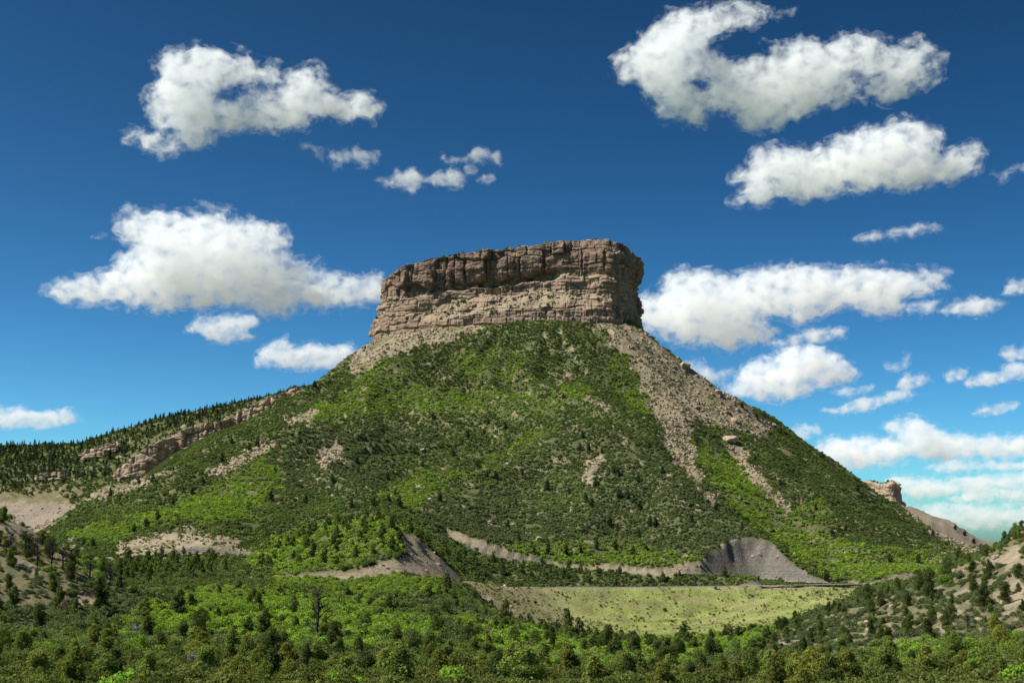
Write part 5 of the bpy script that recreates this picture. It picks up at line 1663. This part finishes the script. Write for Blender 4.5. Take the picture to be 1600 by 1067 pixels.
# view, label, outline, holes, cell px, noise amplitude px, thickness px, optical weight
CLOUDS = [
 ('A', 'big white cumulus with a blue gap in it, high above the left ridge',
  [(440,180),(475,155),(520,155),(555,128),(590,135),(640,145),(690,165),(715,170),(705,190),(735,205),(765,185),(775,210),(790,225),(830,200),(890,195),(905,225),(925,250),(930,275),(985,262),(1035,275),(1055,305),(1030,330),(990,320),(940,335),(910,310),(870,320),(850,350),(800,358),(740,355),(680,345),(640,365),(590,360),(575,395),(530,400),(500,385),(490,410),(440,425),(400,405),(350,380),(390,365),(440,385),(490,380),(470,350),(425,345),(410,325),(425,285),(410,270),(440,245),(450,215)],
  [[(605,250),(640,234),(740,236),(780,250),(775,272),(700,274),(640,294),(605,282)]], 2.2, 15, 40, 1.0),
 ('A', 'broad layered white cumulus left of the butte top, touching the cliff',
  [(330,600),(365,582),(400,600),(440,588),(520,598),(600,590),(640,610),(740,618),(790,640),(803,660),(790,690),(765,695),(830,720),(900,735),(870,750),(800,755),(890,765),(960,770),(1030,775),(1060,765),(1070,790),(1065,830),(980,845),(920,860),(830,855),(800,870),(740,875),(650,850),(560,855),(490,855),(420,865),(350,850),(260,835),(180,840),(145,815),(185,770),(240,775),(300,755),(335,720),(385,690),(375,670),(330,660)],
  [], 2.4, 13, 48, 1.0),
 ('A', 'ragged small white cloud hanging just under the broad left cumulus',
  [(520,920),(560,880),(600,880),(640,868),(720,880),(720,900),(690,915),(700,935),(640,950),(580,945),(550,930)], [], 1.8, 9, 20, 0.9),
 ('A', 'flat-based white cloud with two humps beside the left cliff foot',
  [(708,1000),(740,965),(795,938),(830,970),(870,948),(900,968),(980,958),(1000,990),(930,1022),(870,1030),(790,1022),(715,1012)], [], 1.8, 9, 24, 1.0),
 ('P', 'low white cloud cut by the left edge, over the forested ridge',
  [(-60,640),(0,636),(40,637),(60,645),(110,640),(128,652),(100,663),(60,670),(0,667),(-60,668)], [], 1.8, 8, 20, 0.9),
 ('A', 'thin torn white wisp just above the broad left cumulus',
  [(538,558),(560,556),(605,572),(660,578),(660,588),(600,582),(555,574)], [], 1.2, 6, 8, 0.5),
 ('A', 'tiny white wisp off the upper left side of the broad cumulus',
  [(248,658),(295,648),(298,658),(265,666)], [], 1.2, 4, 6, 0.5),
 ('A', 'small curled wisp at the left tip of the broad cumulus',
  [(100,822),(118,790),(152,782),(150,794),(128,802),(116,826)], [], 1.2, 5, 8, 0.5),
 ('D', 'thin torn wisps of cloud left of the twin puffs, above the butte',
  [(120,180),(180,170),(250,215),(270,240),(250,275),(215,265),(210,220),(150,205)], [], 1.2, 7, 9, 0.55),
 ('D', 'faint ragged cloud patch between wisps and twin puffs above the butte',
  [(285,240),(320,225),(345,235),(400,210),(480,195),(480,235),(540,225),(600,240),(595,290),(530,325),(480,310),(450,290),(380,300),(400,330),(345,345),(310,310),(350,280),(300,268)], [], 1.2, 8, 11, 0.55),
 ('D', 'round white puff, left one of the pair above the butte',
  [(690,420),(705,345),(760,350),(820,325),(880,350),(905,400),(890,450),(830,478),(770,470),(700,455),(600,420),(600,405)], [], 1.4, 8, 18, 0.8),
 ('D', 'white puff, right one of the pair above the butte',
  [(920,420),(960,360),(1040,335),(1110,345),(1150,400),(1140,435),(1060,445),(1000,455),(940,440)], [], 1.4, 8, 16, 0.8),
 ('D', 'small slanted cloud fin above the right puff over the butte',
  [(1005,240),(1015,275),(1070,280),(1150,265),(1190,220),(1240,200),(1295,205),(1310,245),(1360,240),(1385,265),(1360,305),(1310,290),(1200,300),(1060,298),(1010,285)], [], 1.3, 7, 12, 0.7),
 ('D', 'small oval cloud scrap right of the twin puffs above the butte',
  [(1215,405),(1260,378),(1330,380),(1345,402),(1280,430),(1230,425)], [], 1.2, 5, 9, 0.7),
 ('D', 'tiny pale scrap touching the right puff over the butte',
  [(1125,325),(1160,310),(1235,335),(1220,360),(1170,375),(1130,355)], [], 1.2, 5, 8, 0.6),
 ('B', 'largest white cumulus, hook-shaped, in the upper right sky',
  [(95,215),(150,205),(190,150),(200,115),(260,90),(300,55),(350,40),(380,55),(420,38),(480,38),(540,28),(610,28),(645,50),(640,75),(580,90),(520,105),(460,125),(430,155),(445,190),(480,220),(520,235),(560,240),(600,220),(650,215),(665,185),(720,170),(780,155),(820,165),(870,170),(910,160),(945,130),(1000,135),(1040,150),(1090,175),(1140,185),(1200,190),(1170,150),(1200,145),(1240,180),(1300,215),(1260,240),(1230,270),(1280,270),(1285,295),(1240,315),(1190,315),(1150,345),(1110,375),(1080,365),(1075,335),(1020,350),(970,350),(930,375),(870,378),(830,385),(820,415),(750,425),(690,460),(610,475),(560,455),(540,420),(520,395),(470,400),(440,420),(420,445),(370,445),(345,410),(320,420),(280,432),(255,395),(235,360),(195,325),(180,295),(140,290),(100,260)],
  [[(385,285),(422,280),(434,318),(405,326)], [(945,275),(990,258),(1050,272),(1095,256),(1065,292),(1000,300),(948,298)]], 2.4, 15, 42, 1.0),
 ('B', 'long white cumulus below the hook-shaped cloud in the upper right sky',
  [(525,745),(570,700),(600,670),(560,660),(530,655),(590,610),(600,570),(620,550),(650,550),(700,540),(750,550),(800,560),(860,550),(890,520),(940,500),(990,475),(1050,485),(1090,470),(1110,450),(1160,445),(1220,455),(1240,480),(1290,490),(1300,520),(1280,560),(1300,570),(1360,545),(1400,535),(1430,545),(1440,580),(1430,625),(1390,640),(1340,660),(1290,672),(1230,680),(1190,695),(1130,690),(1080,680),(1020,700),(960,695),(900,710),(840,730),(770,730),(720,720),(640,745),(580,740)],
  [], 2.2, 13, 42, 1.0),
 ('B', 'small slender white cloud alone in the middle of the right sky',
  [(968,882),(1020,865),(1080,850),(1150,838),(1200,822),(1260,830),(1304,845),(1270,858),(1200,865),(1160,880),(1100,872),(1060,888),(1010,887)], [], 1.4, 7, 12, 0.8),
 ('B', 'thin slanted wisp at the right edge beside the long cumulus',
  [(1485,640),(1520,635),(1560,605),(1640,590),(1640,620),(1550,645),(1515,670)], [], 1.4, 7, 9, 0.5),
 ('B', 'faint torn wisp off the tip of the hook-shaped cloud',
  [(655,60),(700,38),(765,33),(752,58),(715,78),(680,66)], [], 1.3, 7, 8, 0.45),
 ('B', 'tiny scrap of cloud inside the bend of the hook-shaped cloud',
  [(615,155),(640,140),(658,150),(630,168)], [], 1.1, 4, 6, 0.5),
 ('C', 'wide white cumulus bank right of the butte cliff',
  [(0,200),(90,180),(130,150),(125,120),(180,98),(270,105),(350,125),(440,100),(520,75),(560,75),(590,95),(650,88),(740,95),(800,90),(860,85),(900,95),(990,105),(1040,95),(1110,110),(1090,130),(1110,150),(1060,165),(980,180),(960,210),(930,245),(860,240),(800,225),(740,225),(690,240),(640,260),(590,280),(570,250),(500,250),(450,265),(520,310),(500,335),(430,345),(350,375),(290,355),(230,345),(170,350),(110,320),(60,290),(20,250)],
  [], 2.4, 13, 46, 1.0),
 ('C', 'small white puff at the right tip of the wide cumulus bank',
  [(970,210),(1020,195),(1090,200),(1080,225),(1020,255),(975,240)], [], 1.4, 7, 14, 0.8),
 ('C', 'oval white cloud right of the wide cumulus bank',
  [(1090,235),(1120,205),(1170,188),(1240,190),(1305,215),(1290,235),(1240,250),(1160,248)], [], 1.6, 8, 20, 1.0),
 ('C', 'white cloud strip between the wide bank and the dome-shaped cloud',
  [(490,355),(560,325),(610,300),(680,293),(760,300),(750,325),(690,345),(600,352)], [], 1.6, 8, 18, 0.8),
 ('C', 'dome-shaped white cloud with a shaded flat base above the right slope',
  [(325,515),(380,480),(400,430),(450,400),(520,375),(560,358),(640,352),(710,370),(760,410),(800,450),(780,480),(700,495),(640,515),(540,550),(460,545),(380,530)], [], 2.0, 9, 36, 1.0),
 ('C', 'white cloud partly hidden behind the rocky right shoulder of the butte',
  [(150,400),(250,405),(290,440),(370,435),(385,460),(330,490),(220,490)], [], 1.6, 8, 18, 0.8),
 ('C', 'slim slanted white cloud right of the dome-shaped cloud base',
  [(670,580),(760,560),(800,535),(860,530),(960,506),(1000,530),(900,562),(830,587),(740,594)], [], 1.5, 7, 16, 0.9),
 ('C', 'faint small cloud streak under the right tip of the dome-shaped cloud',
  [(708,515),(760,500),(855,493),(850,512),(780,530),(718,530)], [], 1.4, 6, 11, 0.6),
 ('C', 'small rounded puff right of the dome-shaped cloud',
  [(938,492),(970,453),(1030,453),(1054,482),(1000,502),(948,504)], [], 1.4, 7, 15, 0.9),
 ('C', 'thin upright wisp above the small rounded puff',
  [(890,420),(945,412),(962,375),(992,388),(987,425),(940,447),(900,440)], [], 1.3, 7, 9, 0.5),
 ('C', 'small round puff, left of the stringy cloud near the right edge',
  [(1103,455),(1130,430),(1178,438),(1178,472),(1118,480)], [], 1.4, 6, 14, 0.9),
 ('C', 'stringy rising white cloud at the right edge',
  [(1175,484),(1230,450),(1290,445),(1330,415),(1440,420),(1440,460),(1310,482),(1250,497),(1188,498)], [], 1.6, 8, 17, 0.9),
 ('C', 'white puff cut by the right edge above the stringy cloud',
  [(1303,385),(1320,360),(1440,358),(1440,415),(1330,407)], [], 1.6, 7, 17, 0.9),
 ('C', 'small flat cloud under the stringy cloud near the right edge',
  [(1203,592),(1240,563),(1356,557),(1342,582),(1280,595)], [], 1.4, 6, 13, 0.8),
 ('C', 'small white puff cut by the right edge, beside the oval cloud',
  [(1313,172),(1330,128),(1440,122),(1440,172)], [], 1.5, 7, 16, 0.9),
 ('C', 'small white cloud just above the tree line of the right slope',
  [(545,655),(590,633),(660,638),(676,660),(620,680),(560,680)], [], 1.5, 7, 15, 0.9),
 ('C', 'long pale cloud bank low in the right sky, above the far butte',
  [(640,715),(700,675),(770,680),(850,666),(920,690),(950,680),(940,660),(890,640),(930,613),(990,608),(1060,630),(1080,655),(1150,660),(1250,680),(1440,655),(1440,745),(1300,748),(1200,742),(1100,752),(1000,748),(930,763),(850,773),(760,783),(660,765)], [], 2.2, 10, 34, 1.0),
 ('C', 'thin pale cloud layer just under the long low bank on the right',
  [(1035,778),(1120,752),(1220,757),(1440,757),(1440,788),(1200,791),(1080,793)], [], 1.6, 7, 14, 0.9),
 ('C', 'pale cloud bank directly right of the far rocky butte',
  [(900,812),(1000,808),(1080,825),(1180,813),(1260,798),(1440,793),(1440,845),(1250,862),(1130,873),(1000,890),(920,870)], [], 2.0, 8, 26, 0.95),
 ('C', 'bright low cloud streak near the right edge, level with the far butte',
  [(1115,884),(1200,852),(1300,850),(1440,850),(1440,890),(1250,898),(1140,896)], [], 1.6, 7, 15, 1.0),
 ('C', 'faint lowest cloud layer above the gap in the hills on the right',
  [(940,915),(1100,903),(1250,905),(1440,903),(1440,985),(1200,992),(1050,978),(960,950)], [], 2.0, 9, 22, 0.8),
]


def build_clouds():
    for k, (view, label, poly, holes, cell, amp, thick, weight) in enumerate(CLOUDS):
        ox, oy, s = VIEW[view]
        cell = cell * 1.6
        P = np.array(poly, float) * s + (ox, oy)
        HS = [np.array(h, float) * s + (ox, oy) for h in holes]
        x0, y0 = P.min(0) - amp * 1.6 - 4; x1, y1 = P.max(0) + amp * 1.6 + 4
        zt = thick * 1.9 + amp + 4
        xs = np.arange(x0, x1, cell); ys = np.arange(y0, y1, cell); zs = np.arange(-zt, zt, cell * 1.8)
        gx, gy = np.meshgrid(xs, ys, indexing='ij')
        d = sdf_poly(gx, gy, P)
        for h in HS:
            d = np.minimum(d, -sdf_poly(gx, gy, h))
        dm = max(d.max(), 1.0)
        # rounded cross-section: half thickness grows like the root of the distance to the outline
        thick = thick * 1.8
        rr = thick * thick / dm
        base = d[:, :, None] - (zs[None, None, :] ** 2) / rr
        fld = base.astype(np.float32)
        big = amp * 1.3 * noise3(*[np.broadcast_to(q, base.shape) / (amp * 5.5) + 9.0 * k for q in (xs[:, None, None], ys[None, :, None], zs[None, None, :] * 0.8)])
        base = base + big * smooth(-4, 10, base); fld = base.astype(np.float32)
        near = np.abs(base) < amp * 2.2
        ii = np.nonzero(near)
        sc = 1.0 / (amp * 2.6)
        n = cloud_noise(xs[ii[0]] * sc + 50 * k, ys[ii[1]] * sc * 1.25, zs[ii[2]] * sc)
        fld[near] += amp * 1.15 * n
        D_base = 1500.0 / math.tan(max(math.radians(0.9), math.atan((850 - P[:, 1].max()) / F)))
        dist = float(np.clip(D_base, 5000, 80000))
        mpp = dist / F
        cx, cy_ = P.mean(0)
        ctr = Vector([float(q) for q in pix_to_world(cx, cy_, dist)])
        sig = weight / mpp
        root = empty('cloud', ctr)
        tag(root, label, 'cloud', 'fair weather clouds')
        for nm, iso, den, cutv in (('body', amp * 0.28, 0.035, 0.40), ('fringe', -amp * 0.38, 0.030, 0.50)):
            f2 = fld - iso
            f2[0] = f2[-1] = -1; f2[:, 0] = f2[:, -1] = -1; f2[:, :, 0] = f2[:, :, -1] = -1
            if (f2 > 0).sum() < 8: continue
            v, q = surface_nets(f2)
            px = x0 + v[:, 0] * cell; py = y0 + v[:, 1] * cell; w = -zt + v[:, 2] * cell * 1.8
            X, Y, Z = pix_to_world(px, py, np.full(len(px), dist))
            Y = Y + w * mpp
            verts = np.stack([X - ctr.x, Y - ctr.y, Z - ctr.z], 1)
            o = mesh_object(nm, verts, q, cloud_material('cloud_' + nm, sig * den, mpp, k, cutv), root, True)


build_clouds()
